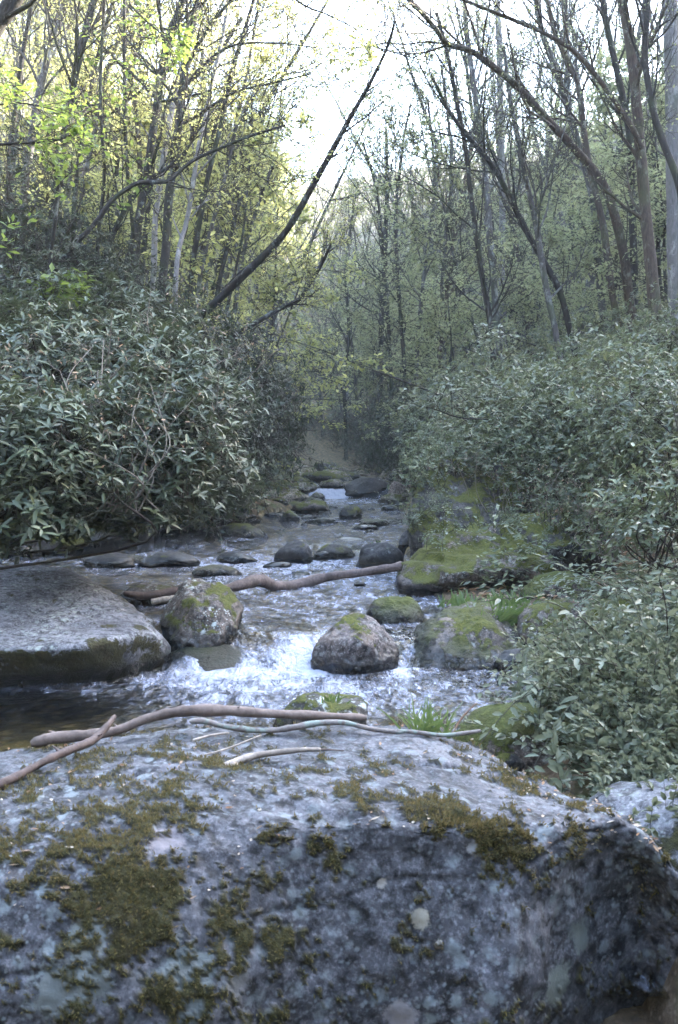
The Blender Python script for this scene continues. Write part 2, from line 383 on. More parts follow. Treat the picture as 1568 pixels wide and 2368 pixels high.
streak = n.noise(n.coord((1, .36, 1)), 24, 5, .68, 1.2); streak2 = n.noise(n.coord((1, .5, 1)), 6, 4, .6, .6)
fk = n.math('ADD', n.math('MULTIPLY', foam_sheen, 1.25), n.math('ADD', n.math('MULTIPLY', n.math('SUBTRACT', streak, .5), 2.0), n.math('MULTIPLY', n.math('SUBTRACT', streak2, .5), 1.6)))
fm = n.ramp(fk, [(.12, 0.), (1.35, .78)])
df = n.bsdf((.42, .45, .56), .6, b.outputs[0], .4)  # bluish white, for real foam and for painted sky sheen
m2 = n.n('MixShader'); n.set(m2.inputs[0], fm); n.t.links.new(m1.outputs[0], m2.inputs[1]); n.t.links.new(df, m2.inputs[2])
M['water'] = n.done(m2.outputs[0])
wy = np.concatenate([np.linspace(2.4, 5.0, 70), np.linspace(5.02, 7.2, 190), 7.2 * (46 / 7.2) ** np.linspace(0.003, 1, 330)])
wt = np.linspace(0, 1, 260)
WY = np.repeat(wy[:, None], len(wt), 1); xl = np.interp(wy, YS, XL) - .3; xr = np.interp(wy, YS, XR) + .3
WX = xl[:, None] + (xr - xl)[:, None] * wt[None, :]
q = np.stack([WX, WY, 0 * WX], -1)
# the ledge wanders, and the flow breaks over it in a tongue
shift = .10 * noise3(q * np.array([1.6, .2, 1])) + .16 * np.exp(-((WX + .33) / .22) ** 2) + .10 * np.exp(-((WX + .95) / .12) ** 2)
WZ = np.where(WY < 9, level(WY + shift), level(WY + .25 * noise3(q * np.array([.9, .3, 1]))))
rough = .35 + .65 * np.exp(-((WY - 5.9) / .7) ** 2) * sstep(-1.6, -.9, WX) + .5 * np.exp(-((WY - 11.4) / .9) ** 2) + .5 * np.exp(-((WY - 8.8) / 2.) ** 2) + .4 * np.exp(-((WY - 22) / 1.5) ** 2)
calm = np.clip(sstep(5.9, 5.0, WY) * sstep(-.7, -1.4, WX) + sstep(5.6, 4.9, WY) * sstep(.75, 1.0, WX) + .8 * sstep(11, 12, WY) * sstep(-2.3, -2.9, WX) + .4 * np.exp(-((WY - 16) / 2.5) ** 2) * sstep(-.5, -1.5, WX), 0, 1)
WZ = WZ + .020 * rough * (1 - .75 * calm) * fbm(q * np.array([3.2, 5.2, 1]), 4) + .008 * rough * (1 - calm) * ridged(q * np.array([7, 11, 1]) + 3, 2)
for hx, hy, hw, hh in ((-2.0, 11.0, .34, .10), (-1.15, 11.2, .3, .07), (-.2, 10.3, .2, .04), (.35, 9.7, .3, .03)):      # water humping over sunken stones
    WZ = WZ + hh * np.exp(-((WX - hx) / hw) ** 2 - ((WY - hy) / (hw * .55)) ** 2)
foam_sheen = .55 * np.exp(-((WY - 6.12) / .2) ** 2) * sstep(-1.12, -.9, WX) * sstep(.1, -.1, WX) + .26 * np.exp(-((WY - 5.75) / .35) ** 2) * sstep(-1.3, -.8, WX) * sstep(.6, 0., WX)
foam_sheen += .5 * np.exp(-((WY - 6.1) / .2) ** 2 - ((WX - .37) / .09) ** 2) + .8 * np.exp(-((WY - 6.4) / .18) ** 2 - ((WX + .2) / .14) ** 2)
foam_sheen += .33 * np.exp(-((WY - 10.6) / .5) ** 2) * sstep(-3, -2.2, WX) * sstep(.4, -.2, WX) + .22 * np.exp(-((WY - 9.0) / 1.4) ** 2) * sstep(-1.8, -1, WX)
foam_sheen += 1.1 * np.exp(-((WY - 22.78) / .16) ** 2) * sstep(-.75, -.6, WX) * sstep(.25, .1, WX) + .25 * np.exp(-((WY - 21.6) / 1.2) ** 2)
foam_sheen += .12 * np.exp(-((WY - 5.3) / .5) ** 2) - .6 * calm + .11  # even base paints pale sky reflection over the water, beyond the real foam
ny, nx = WX.shape; ii = (np.arange(ny - 1)[:, None] * nx + np.arange(nx - 1)[None, :])
mb = MB(); mb.add(np.stack([WX, WY, WZ], -1).reshape(-1, 3), np.stack([ii, ii + 1, ii + nx + 1, ii + nx], -1).reshape(-1, 4))
tag(mb.build('water', M['water'], vattr={'foam_sheen': foam_sheen.ravel(), 'calm': calm.ravel()}), kind='structure', label='mountain stream running over stones')

# ------------------------------------------------------------------ rocks
_ico = {}
def ico(k):
    if k not in _ico:
        bm = bmesh.new(); bmesh.ops.create_icosphere(bm, subdivisions=k, radius=1)
        _ico[k] = (np.array([v.co[:] for v in bm.verts]), np.array([[v.index for v in f.verts] for f in bm.faces])); bm.free()
    return _ico[k]
def rock_shape(seed, k=5, nplanes=7, rough=.085, lay=0., planes=(), sharp=22.):
    rs = np.random.RandomState(seed); V, Fc = ico(k)
    N = nrm(rs.normal(size=(nplanes, 3))); D = .72 + .3 * rs.rand(nplanes)
    if planes:
        N = np.vstack([N, nrm(np.array([pl[:3] for pl in planes], float))]); D = np.concatenate([D, [pl[3] for pl in planes]])
    dots = V @ N.T; r = np.where(dots > .05, D / np.maximum(dots, .05), 6.)
    r = np.concatenate([r, np.ones((len(V), 1)) * 1.08], 1)
    r = -np.log(np.exp(-sharp * r).sum(1)) / sharp + .04
    X = V * r[:, None]
    X = X + V * (rough * fbm(V * 1.9 + seed, 5) + rough * .38 * ridged(V * 4.2 + seed, 4) + rough * .12 * fbm(V * 14 + seed, 3))[:, None]
    if lay: X[:, 2] += lay * np.abs(((X[:, 2] * 7 + .8 * fbm(V * 2 + seed, 2)) % 1) - .5)
    return X, Fc
def rot(rx, ry, rz):
    return np.array(Matrix.Rotation(math.radians(rz), 3, 'Z') @ Matrix.Rotation(math.radians(ry), 3, 'Y') @ Matrix.Rotation(math.radians(rx), 3, 'X'))
def rock(name, c, size, mat, label, seed, r=(0, 0, 0), k=5, cat='rock', group=None, **kw):
    X, Fc = rock_shape(seed, k, **kw); X = (X * np.array(size)) @ rot(*r).T
    mb = MB(); mb.add(X, Fc); o = mb.build(name, mat); o.location = c
    tag(o, label, cat, group); return o
def rock_px(name, px, py, z0, wpx, hpx, mat, label, seed, depth=1., dz=0., **kw):
    """a stone whose foot is seen at px, py on the level z0, wpx wide and hpx high"""
    b = PZ(px, py, z0); s = b[1] / F; hw = wpx * s / 2; hh = hpx * s
    c = (b[0], b[1] + hw * depth * .75, z0 - hh * .25 + hh * .5 + dz - .05 * hh)
    return rock(name, c, (hw * 1.04, hw * depth, hh * .78), mat, label, seed, **kw)

GREY = ((.11, .115, .13), (.20, .205, .23), (.30, .29, .30))
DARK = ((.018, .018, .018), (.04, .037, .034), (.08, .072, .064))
BROWN = ((.04, .032, .027), (.085, .07, .062), (.16, .135, .118))
M['rock_grey'] = rock_mat('grey slab', (.055, .056, .064), (.115, .116, .13), (.18, .18, .19), .33, .8, lcol=(.22, .25, .23), side=1.9, mcol=((.018, .018, .008), (.055, .052, .018)))
M['rock_moss'] = rock_mat('mossy rock', *BROWN, .52, .5, tan=.6)
M['rock_moss2'] = rock_mat('very mossy rock', *BROWN, .62, .5, mcol=((.025, .032, .008), (.085, .095, .022)))
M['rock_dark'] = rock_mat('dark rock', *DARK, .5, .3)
M['rock_wet'] = rock_mat('wet rock', (.012, .012, .014), (.028, .027, .027), (.055, .052, .05), .2, .1)
M['rock_brown'] = rock_mat('brown rock', *BROWN, .42, .5, tan=.7)
M['cobble'] = rock_mat('cobble', (.09, .08, .065), (.19, .165, .13), (.3, .26, .21), .42, .3, tan=.5)
M['rock_pied'] = rock_mat('pied rock', (.028, .025, .024), (.08, .066, .064), (.17, .14, .137), .30, .8, tan=.6, lcol=(.17, .17, .165))
M['rock_pink'] = rock_mat('pinkish rock', (.2, .16, .14), (.3, .24, .21), (.38, .32, .28), .25, .5)

# the great boulder in front of the camera: a lofted net of real points
cols = [  # (px per row offset), rows of (px, py, Y)
    [(-420, 1850, 2.6), (-420, 1890, 2.4), (-420, 1960, 2.2), (-400, 2100, 2.0), (-400, 2420, 1.85)],
    [(-220, 1785, 2.75), (-220, 1840, 2.45), (-210, 1930, 2.15), (-200, 2080, 1.99), (-200, 2420, 1.92)],
    [(0, 1745, 2.85), (0, 1810, 2.5), (0, 1930, 2.17), (0, 2080, 2.0), (0, 2420, 1.92)],
    [(250, 1712, 2.95), (250, 1780, 2.55), (250, 1895, 2.22), (250, 2070, 2.03), (250, 2420, 1.95)],
    [(470, 1690, 3.02), (470, 1760, 2.62), (480, 1860, 2.27), (480, 2040, 2.11), (480, 2420, 2.02)],
    [(740, 1690, 3.02), (740, 1770, 2.62), (740, 1878, 2.28), (720, 1990, 2.20), (700, 2420, 2.12)],
    [(980, 1694, 3.02), (990, 1785, 2.62), (990, 1885, 2.30), (950, 1985, 2.23), (900, 2420, 2.15)],
    [(1160, 1760, 2.9), (1190, 1820, 2.64), (1180, 1890, 2.34), (1130, 1995, 2.25), (1060, 2420, 2.16)],
    [(1310, 1838, 2.66), (1330, 1852, 2.55), (1330, 1885, 2.38), (1250, 2010, 2.25), (1190, 2420, 2.17)],
    [(1430, 1880, 2.5), (1440, 1892, 2.44), (1440, 1915, 2.38), (1400, 2060, 2.40), (1330, 2420, 2.42)],
    [(1510, 1955, 2.4), (1520, 1970, 2.38), (1520, 2000, 2.38), (1500, 2120, 2.48), (1450, 2420, 2.6)],
    [(1590, 2050, 2.36), (1600, 2060, 2.36), (1600, 2090, 2.36), (1580, 2160, 2.42), (1535, 2310, 2.5)],
    [(1680, 2120, 2.40), (1680, 2130, 2.42), (1670, 2150, 2.46), (1650, 2190, 2.54), (1620, 2250, 2.66)]]
net = []
for ci, c in enumerate(cols):
    pts = [P(*t) for t in c]; back = pts[0]; fr = pts[-1]
    e = 1 if ci < 11 else 0
    row = [np.array([back[0], back[1] + .34, -.28]), np.array([back[0], back[1] + .26, .12]), back + np.array([0, .10, -.07])] + pts
    row += [np.array([fr[0] - (.10 if ci > 8 else 0), fr[1] + .22, fr[2] - .35]), np.array([fr[0] - (.12 if ci > 8 else 0), fr[1] + .5, -.3])]
    net.append(row)
def end_column(col, dx, k1, k2):
    col = np.array(col); m = col.mean(0); m[2] = -.1; return m + (col - m) * np.array([1, k1, k2]) + np.array([dx, 0, 0])
net = [end_column(net[0], -.34, .35, .25), end_column(net[0], -.18, .8, .8)] + net + [end_column(net[-1], .10, .8, .75), end_column(net[-1], .22, .3, .2)]
net = np.array(net)                                     # columns x rows x 3
nc, nr = 440, 380
A = np.stack([smooth_line(net[:, j], nc) for j in range(net.shape[1])], 1)
B = np.stack([smooth_line(A[i], nr) for i in range(nc)], 0)
du = np.gradient(B, axis=0); dv = np.gradient(B, axis=1); NN = nrm(np.cross(dv, du))
disp = .013 * fbm(B * 2.6 + 4, 4) + .006 * ridged(B * np.array([9, 7, 7]) + 1, 4) + .005 * fbm(B * 24 + 3, 4)
lip = .5 + .5 * np.tanh((B[..., 1] - 2.30 - .05 * noise3(B * 5)) / .012)       # the upper slab stands a little proud of the face
disp = disp - .014 * (1 - lip) * sstep(-.35, .0, B[..., 0]) * sstep(.62, .5, B[..., 0])
crack = np.exp(-(((B[..., 1] - 2.62 - .25 * B[..., 0] - .08 * noise3(B * 3)) / .012) ** 2)) + np.exp(-(((B[..., 2] - .36 - .1 * B[..., 0] - .05 * noise3(B * 4)) / .006) ** 2)) * .5; disp = disp - .018 * crack
mreg = -.42 + 0 * disp                                                        # where moss has a hold
for px, py, Y, rr, ww in ((330, 1930, 2.17, .17, .55), (430, 1820, 2.35, .17, .45), (250, 2080, 2.02, .14, .55), (380, 2120, 1.95, .13, .42), (90, 1830, 2.4, .2, .42), (230, 1760, 2.6, .15, .4), (520, 1760, 2.6, .13, .5), (420, 1735, 2.7, .1, .5), (640, 2080, 2.05, .13, .2),
                          (830, 1830, 2.4, .09, .62), (880, 1760, 2.65, .1, .5), (730, 1780, 2.55, .1, .4), (1010, 1870, 2.33, .07, .6), (1150, 1790, 2.7, .1, .62), (1200, 1815, 2.62, .1, .5), (1150, 1925, 2.3, .10, .68), (1190, 1990, 2.24, .08, .45), (1330, 1930, 2.35, .08, .25), (500, 2310, 2.05, .14, .45), (330, 2180, 2.0, .16, .4), (600, 2160, 2.1, .12, .3), (700, 1960, 2.2, .10, .35), (940, 2150, 2.2, .08, .25), (60, 1990, 2.05, .12, .25), (650, 1715, 2.9, .1, .4), (1060, 1740, 2.9, .07, .5)):
    q_ = P(px, py, Y); mreg = mreg + ww * np.exp(-((B - q_) ** 2).sum(-1) / rr ** 2)
mossy = sstep(.0, .22, np.maximum(mreg, -.36) * .8 + .02 * (B[..., 0] < 0) + .55 * fbm(B * 11 + 30, 4, gain=.7) + .45 * fbm(B * 45 + 8, 3, gain=.7) - .10)
disp = disp + .006 * mossy * (1 + .9 * fbm(B * 70, 2))
B = B + NN * disp[..., None]
i0 = np.arange(nc - 1)[:, None] * nr + np.arange(nr - 1)[None, :]
NB = B.reshape(-1, 3); dB = NB - CAM; cP, sP = math.cos(PITCH), math.sin(PITCH); wB = dB[:, 1] * cP - dB[:, 2] * sP
PXB = 784 + F * dB[:, 0] / wB; PYB = 1184 - F * (dB[:, 1] * sP + dB[:, 2] * cP) / wB
sp = []
for px, py, rpx, col in ((205, 2175, 52, (.15, .165, .155)), (140, 2290, 70, (.13, .145, .14)), (220, 2280, 45, (.14, .155, .15)), (290, 2115, 36, (.15, .155, .15)), (430, 2250, 66, (.13, .15, .15)), (450, 2330, 50, (.12, .14, .14)),
                            (545, 2270, 38, (.13, .13, .13)), (968, 2128, 24, (.27, .25, .2)), (1290, 2270, 50, (.12, .135, .12)), (1350, 2160, 42, (.10, .115, .105)), (385, 1935, 42, (.17, .15, .16)), (1015, 2190, 11, (.4, .37, .34)), (930, 2350, 36, (.19, .175, .18)), (880, 2040, 14, (.3, .28, .25)), (1100, 1960, 20, (.2, .2, .2))):
    j = np.argmin((PXB - px) ** 2 + (PYB - py) ** 2 + 4e3 * NB[:, 1]); q_ = NB[j]; sp.append((q_[0], q_[1], q_[2], rpx * q_[1] / F * 1.05, tuple(k_ * .85 for k_ in col)))
M['rock_fore'] = rock_mat('lichened boulder', (.020, .021, .025), (.053, .054, .063), (.108, .106, .117), .40, .85, mcol=((.016, .016, .006), (.062, .055, .019)), wet=False, spots=sp, mossscale=7., lcol=(.13, .15, .16), side=.25, attr=True)
mb = MB(); mb.add(B.reshape(-1, 3), np.stack([i0, i0 + 1, i0 + nr + 1, i0 + nr], -1).reshape(-1, 4))
ctr = B[nc // 2].mean(0)
# closed underneath and at both ends
mb.add(np.concatenate([B[:, 0], B[:, -1]]), np.stack([np.arange(nc - 1), np.arange(nc - 1) + nc, np.arange(nc - 1) + nc + 1, np.arange(nc - 1) + 1], -1))
for e in (0, -1):
    ring = B[e]; mb.add(np.vstack([ring, ring.mean(0)]), np.stack([np.arange(nr - 1), np.arange(nr - 1) + 1, np.full(nr - 1, nr)], -1))
fore = mb.build('boulder', M['rock_fore'], vattr={'moss': np.concatenate([mossy.ravel(), np.zeros(2 * nc + 2 * (nr + 1))])}); tag(fore, 'huge blue-grey boulder with lichen and moss, fallen sticks lying on it', 'boulder')
TOP = B[:, :].reshape(-1, 3)
def on_boulder(x, y):
    m = np.argsort((TOP[:, 0] - x) ** 2 + (TOP[:, 1] - y) ** 2)[:6]; return TOP[m, 2].max()

def hull_rock(name, pts, mat, label, seed, rough=.04, sharp=34., k=6, cat='rock', lay=0.):
    """an angular stone whose corners are given as points of the place"""
    W_ = np.array([P(*q_) if len(q_) == 3 else np.array(q_[:3]) for q_ in pts]); c = W_.mean(0); c[2] = W_[:, 2].min() * .5 + c[2] * .5
    bm = bmesh.new(); [bm.verts.new(v - c) for v in W_]; bmesh.ops.convex_hull(bm, input=bm.verts); bm.normal_update()
    N, D = [], []
    for f in bm.faces:
        n_ = np.array(f.normal); d_ = float(n_ @ np.array(f.verts[0].co))
        if d_ < 0: n_, d_ = -n_, -d_
        N.append(n_); D.append(max(d_, .02))
    bm.free(); N, D = np.array(N), np.array(D); R_ = np.linalg.norm(W_ - c, axis=1).mean()
    V, Fc = ico(k); dots = V @ N.T; r = np.where(dots > .03, D / np.maximum(dots, .03), 9. * R_) / R_
    m_ = r.min(1, keepdims=True); r = (m_[:, 0] - np.log(np.exp(-sharp * (r - m_)).sum(1)) / sharp) * R_
    X = V * r[:, None]; q_ = X / R_ * 1.5 + seed
    X = X + V * (R_ * (rough * fbm(q_ * 1.4, 4) + rough * .5 * ridged(q_ * 2.6, 4) + rough * .3 * fbm(q_ * 9, 4)))[:, None]
    if lay: X[:, 2] += lay * np.abs(((X[:, 2] * 9 + .8 * fbm(q_, 2)) % 1) - .5)
    mb = MB(); mb.add(X, Fc); o = mb.build(name, mat); o.location = c; tag(o, label, cat); return o
def foot(*q_): p_ = P(*q_); return (p_[0], p_[1], -.22, 0)
hull_rock('boulder', [(-260, 1596, 5.72), (0, 1602, 5.77), (200, 1598, 5.87), (330, 1568, 6.05), (390, 1540, 6.27), (398, 1500, 6.3), (-260, 1505, 5.5), (0, 1512, 5.56), (190, 1500, 5.66), (300, 1472, 5.88), (385, 1475, 6.2),
    (-260, 1290, 7.7), (0, 1300, 7.6), (150, 1318, 7.5), (262, 1368, 7.2), (335, 1428, 6.8), foot(-260, 1400, 7.9), foot(250, 1400, 7.8), foot(390, 1480, 6.8), foot(0, 1600, 6.1)],
    M['rock_grey'], 'broad sloping grey slab boulder at the water edge beside the dark upright rock', 21, rough=.035, cat='boulder', lay=.03, sharp=60)
hull_rock('rock', [(372, 1430, 6.7), (385, 1480, 6.5), (410, 1512, 6.4), (480, 1500, 6.35), (548, 1455, 6.5), (560, 1405, 6.7), (525, 1360, 6.8), (455, 1336, 6.9), (412, 1352, 6.85), (450, 1400, 6.45), (505, 1395, 6.5), (400, 1460, 7.25), (548, 1440, 7.2), (460, 1350, 7.1), foot(400, 1500, 6.5), foot(540, 1470, 6.6)],
    M['rock_brown'], 'upright brown and black rock between the grey slab boulder and the rapid', 5, rough=.06)
hull_rock('rock', [(716, 1538, 6.15), (733, 1492, 6.2), (783, 1436, 6.3), (815, 1418, 6.4), (852, 1424, 6.4), (897, 1466, 6.3), (922, 1512, 6.25), (920, 1542, 6.15), (820, 1552, 6.0), (785, 1482, 6.05), (850, 1490, 6.02), (830, 1445, 6.15), (740, 1515, 6.7), (900, 1510, 6.7), (820, 1430, 6.65), foot(730, 1530, 6.3), foot(910, 1530, 6.3)],
    M['rock_pied'], 'round rock with a pink and grey face, rapid pouring past its left side', 11, rough=.06, sharp=34)
hull_rock('rock', [(944, 1500, 6.5), (948, 1532, 6.35), (1000, 1547, 6.2), (1140, 1550, 6.15), (1207, 1532, 6.3), (1214, 1470, 6.6), (1170, 1410, 6.9), (1090, 1391, 7.05), (1020, 1408, 6.95), (965, 1460, 6.7), (1020, 1440, 6.5), (1100, 1430, 6.45), (1150, 1470, 6.35), (1000, 1460, 7.3), (1180, 1450, 7.3), (1090, 1396, 7.3), foot(960, 1540, 6.4), foot(1200, 1540, 6.4)],
    M['rock_moss'], 'mossy rock with a bald pale top and a grass tuft, right of the small chute', 14, rough=.06)
hull_rock('boulder', [(925, 1330, 8.5), (932, 1362, 8.3), (950, 1382, 8.3), (1100, 1368, 8.2), (1260, 1345, 8.3), (1350, 1330, 8.6), (1360, 1270, 8.9), (1310, 1225, 9.3), (1180, 1212, 9.4), (1000, 1248, 9.0), (948, 1290, 8.7), (1050, 1335, 8.05), (1180, 1318, 8.1), (1000, 1280, 10.2), (1350, 1280, 10.4), (1200, 1200, 10.4),
    foot(975, 1395, 8.9), foot(1330, 1365, 9.1), foot(1000, 1395, 10), foot(1330, 1365, 10)],
    M['rock_moss'], 'big overhanging mossy boulder on the right bank where the log ends', 33, rough=.075, cat='boulder', lay=.06)
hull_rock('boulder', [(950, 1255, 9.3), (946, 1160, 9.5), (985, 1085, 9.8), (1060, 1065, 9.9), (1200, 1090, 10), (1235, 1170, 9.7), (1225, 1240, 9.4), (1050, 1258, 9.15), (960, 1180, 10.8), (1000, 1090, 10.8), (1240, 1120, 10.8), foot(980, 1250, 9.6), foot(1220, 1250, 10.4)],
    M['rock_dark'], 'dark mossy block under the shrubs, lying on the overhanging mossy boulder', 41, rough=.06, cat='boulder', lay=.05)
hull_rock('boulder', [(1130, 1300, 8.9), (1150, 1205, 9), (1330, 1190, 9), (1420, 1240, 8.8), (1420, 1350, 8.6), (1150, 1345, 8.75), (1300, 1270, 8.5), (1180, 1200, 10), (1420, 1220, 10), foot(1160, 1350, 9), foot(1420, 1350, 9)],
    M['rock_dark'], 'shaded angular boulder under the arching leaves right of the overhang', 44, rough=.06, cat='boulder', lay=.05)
rock_px('rock', 916, 1446, .15, 112, 66, M['rock_moss2'], 'small green mossy rock behind the gap of the two rapid boulders', 8, depth=.9, k=5, sharp=15)
rock_px('rock', 1300, 1490, .12, 190, 85, M['rock_moss'], 'flat brown rock behind the bald-topped mossy rock', 17, depth=.9, k=5, lay=.05)
rock_px('rock', 1330, 1410, .16, 200, 75, M['rock_moss2'], 'mossy ledge rock below the shaded overhang', 19, depth=.7, k=5, lay=.05)
rock_px('rock', 1440, 1470, .2, 180, 80, M['rock_moss'], 'brown mossy rock half under the arching leaves', 23, depth=.8, k=5)
rock_px('rock', 1195, 1552, .0, 90, 45, M['rock_wet'], 'low wet black rock at the foot of the bald-topped rock', 29, depth=.8, k=5)
rock_px('rock', 1200, 1790, .12, 270, 135, M['rock_moss2'], 'rounded deep green mossy rock dotted with tiny violet flowers', 31, depth=.8, k=6, sharp=12, rough=.035)
rock_px('rock', 1120, 1745, .08, 120, 40, M['rock_wet'], 'dark wet ledge rock between the front boulder and the flowered mossy rock', 37, depth=.8, k=5)
rock_px('rock', 748, 1700, .08, 205, 95, M['rock_dark'], 'dark mossy hump in the pool just behind the long bare branch', 39, depth=.8, k=5, sharp=12)
rock('rock', (P(1590, 2010, 2.75)), (.30, .3, .2), M['rock_grey'], 'pale grey stone behind the right shoulder of the front boulder', 43, k=5)
# sunken ledge the rapid slides over
rock('rock', (-.86, 6.42, -.07), (.30, .24, .17), M['rock_moss2'], 'yellow-green rock washed over by the rapid, left of its tongue', 47, k=5, rough=.04)
rock('rock', (-.25, 6.55, -.12), (.45, .2, .16), M['rock_wet'], 'dark sill under the tongue of the rapid', 48, k=5, rough=.03)
stones = [ # px, foot y, level, w, h, material, label
    (678, 1303, .18, 82, 50, 'rock_wet', 'black rounded stone in midstream left of the twiggy stones'),
    (775, 1293, .18, 74, 34, 'rock_dark', 'dark low stone with a red twig caught on it'),
    (745, 1296, .18, 36, 20, 'rock_wet', 'small black stone touching the twiggy stone'),
    (880, 1314, .18, 96, 54, 'rock_wet', 'smooth black stone just above the right end of the log'),
    (805, 1262, .2, 80, 17, 'rock_wet', 'thin flat dark stone above the twiggy stone'),
    (811, 1200, .3, 48, 28, 'rock_dark', 'pointed mossy stone alone in the middle of the stream'),
    (866, 1216, .29, 70, 16, 'rock_dark', 'low brown stone right of the pointed stone'),
    (845, 1224, .29, 54, 9, 'rock_wet', 'flat wet stone just below the low brown stone'),
    (743, 1211, .29, 66, 12, 'rock_dark', 'flat stone barely above the water left of the pointed stone'),
    (556, 1248, .24, 108, 34, 'rock_dark', 'long flat mossy stone near the left shore'),
    (428, 1246, .22, 120, 52, 'rock_moss', 'mossy rock on the left shore behind the pale wedge stone'),
    (444, 1244, .22, 34, 22, 'rock_pink', 'small pale wedge stone leaning on the left shore rock'),
    (376, 1248, .22, 70, 24, 'rock_dark', 'dark low stone at the left shore beside the shore rock'),
    (670, 1206, .29, 42, 26, 'rock_moss', 'small mossy stone at the tip of the left cobble spit'),
    (852, 1150, .36, 104, 42, 'rock_wet', 'long black rock right of the small waterfall'),
    (920, 1152, .36, 44, 34, 'rock_pink', 'pinkish rock right of the long black rock'),
    (688, 1139, .4, 60, 30, 'rock_wet', 'dark stone left of the small waterfall'),
    (620, 1160, .38, 42, 30, 'rock_grey', 'pale grey angular stone on the left cobble spit'),
    (725, 1184, .33, 86, 24, 'rock_moss', 'mossy stone with a dark foot at the edge of the left spit'),
    (942, 1276, .2, 44, 46, 'rock_wet', 'dark reddish stone against the corner of the mossy overhang'),
    (945, 1350, .17, 60, 20, 'rock_wet', 'small dark stone at the right end of the log'),
    (245, 1314, .18, 110, 34, 'rock_wet', 'wet black stone behind the grey slab boulder'),
    (385, 1312, .18, 120, 30, 'rock_wet', 'dark stone with water washing over it on the left'),
    (540, 1302, .18, 100, 22, 'rock_wet', 'sunken dark stone in the riffle'),
    (340, 1400, .16, 120, 42, 'rock_brown', 'brown stone wedged behind the upright rock under the log end'),
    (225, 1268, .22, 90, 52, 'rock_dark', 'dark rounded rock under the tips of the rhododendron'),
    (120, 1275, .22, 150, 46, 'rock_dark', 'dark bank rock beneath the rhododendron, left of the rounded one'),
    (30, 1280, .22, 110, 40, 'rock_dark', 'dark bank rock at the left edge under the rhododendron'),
    (640, 1312, .18, 60, 12, 'rock_wet', 'thin wet stone under the black rounded stone'),
    (832, 1356, .17, 24, 10, 'rock_wet', 'tiny dark red stone below the log'),
    (1180, 1775, .15, 70, 30, 'rock_dark', 'small dark stone at the foot of the flowered mossy rock')]
for i, (px, py, z, ww, hh, mt, lb) in enumerate(stones):
    rock_px('stone', px, py, z, ww, hh, M[mt], lb, 100 + i, depth=.75, k=4, cat='stone', r=(0, 0, (i * 47) % 60 - 30), rough=.11, sharp=26, nplanes=7)
# cobble spits: one shape each, copied
rs = np.random.RandomState(3); cob = []
for i in range(6):
    X, Fc = rock_shape(200 + i, 4, rough=.12, sharp=26); m_ = MB(); m_.add(X * np.array([1, .8, .5]), Fc); cob.append(m_.mesh('cobble', [M['cobble'] if i < 4 else M['rock_dark']]))
def cobbles(n_, fy, fx, smin, smax, label, group, kinds=(0, 6)):
    for i in range(n_):
        y = fy(rs.rand()); x = fx(y, rs.rand()); s = smin + (smax - smin) * rs.rand() ** 2
        o = link('cobble', cob[rs.randint(*kinds)]); z = max(ground(np.array([x]), np.array([y]))[0], float(level(y)) - .03)
        o.location = (x, y, z + s * .15); o.scale = (s * (1 + .5 * rs.rand()), s, s * (.8 + .5 * rs.rand())); o.rotation_euler = (0, .2 * rs.rand(), rs.rand() * 6.3)
        tag(o, label, 'cobble', group)
cobbles(120, lambda t: 14 + 9 * t, lambda y, t: np.interp(y, YS, XL) + .25 - 1.7 * t ** 1.2, .08, .26, 'mossy brown cobble of the spit along the left shore', 'cobbles of the left spit')
cobbles(110, lambda t: 23.3 + 9 * t, lambda y, t: np.interp(y, YS, XL) + (np.interp(y, YS, XR) - np.interp(y, YS, XL)) * t, .12, .42, 'brown cobble of the bar upstream of the small waterfall', 'cobbles above the waterfall')
cobbles(22, lambda t: 20 + 5 * t, lambda y, t: np.interp(y, YS, XR) - .3 + .7 * t, .1, .3, 'grey cobble along the right shore near the small waterfall', 'cobbles of the right shore')
cobbles(26, lambda t: 5.6 + 1.6 * t, lambda y, t: np.interp(y, YS, XR) - .25 + .6 * t, .03, .1, 'small brown stone in the shade right of the bald-topped rock', 'stones at the right pool edge')
cobbles(30, lambda t: 9.5 + 4.5 * t, lambda y, t: np.interp(y, YS, XL) - .3 + .7 * t, .06, .2, 'dark cobble under the rhododendron along the left shore', 'cobbles of the left bank')

cobbles(46, lambda t: 9.6 + 12.5 * t, lambda y, t: np.interp(y, YS, XL) + (np.interp(y, YS, XR) - np.interp(y, YS, XL)) * (.04 + .92 * t), .05, .17, 'small dark wet stone breaking the water of the upper stream', 'small dark stones in midstream', (4, 6))

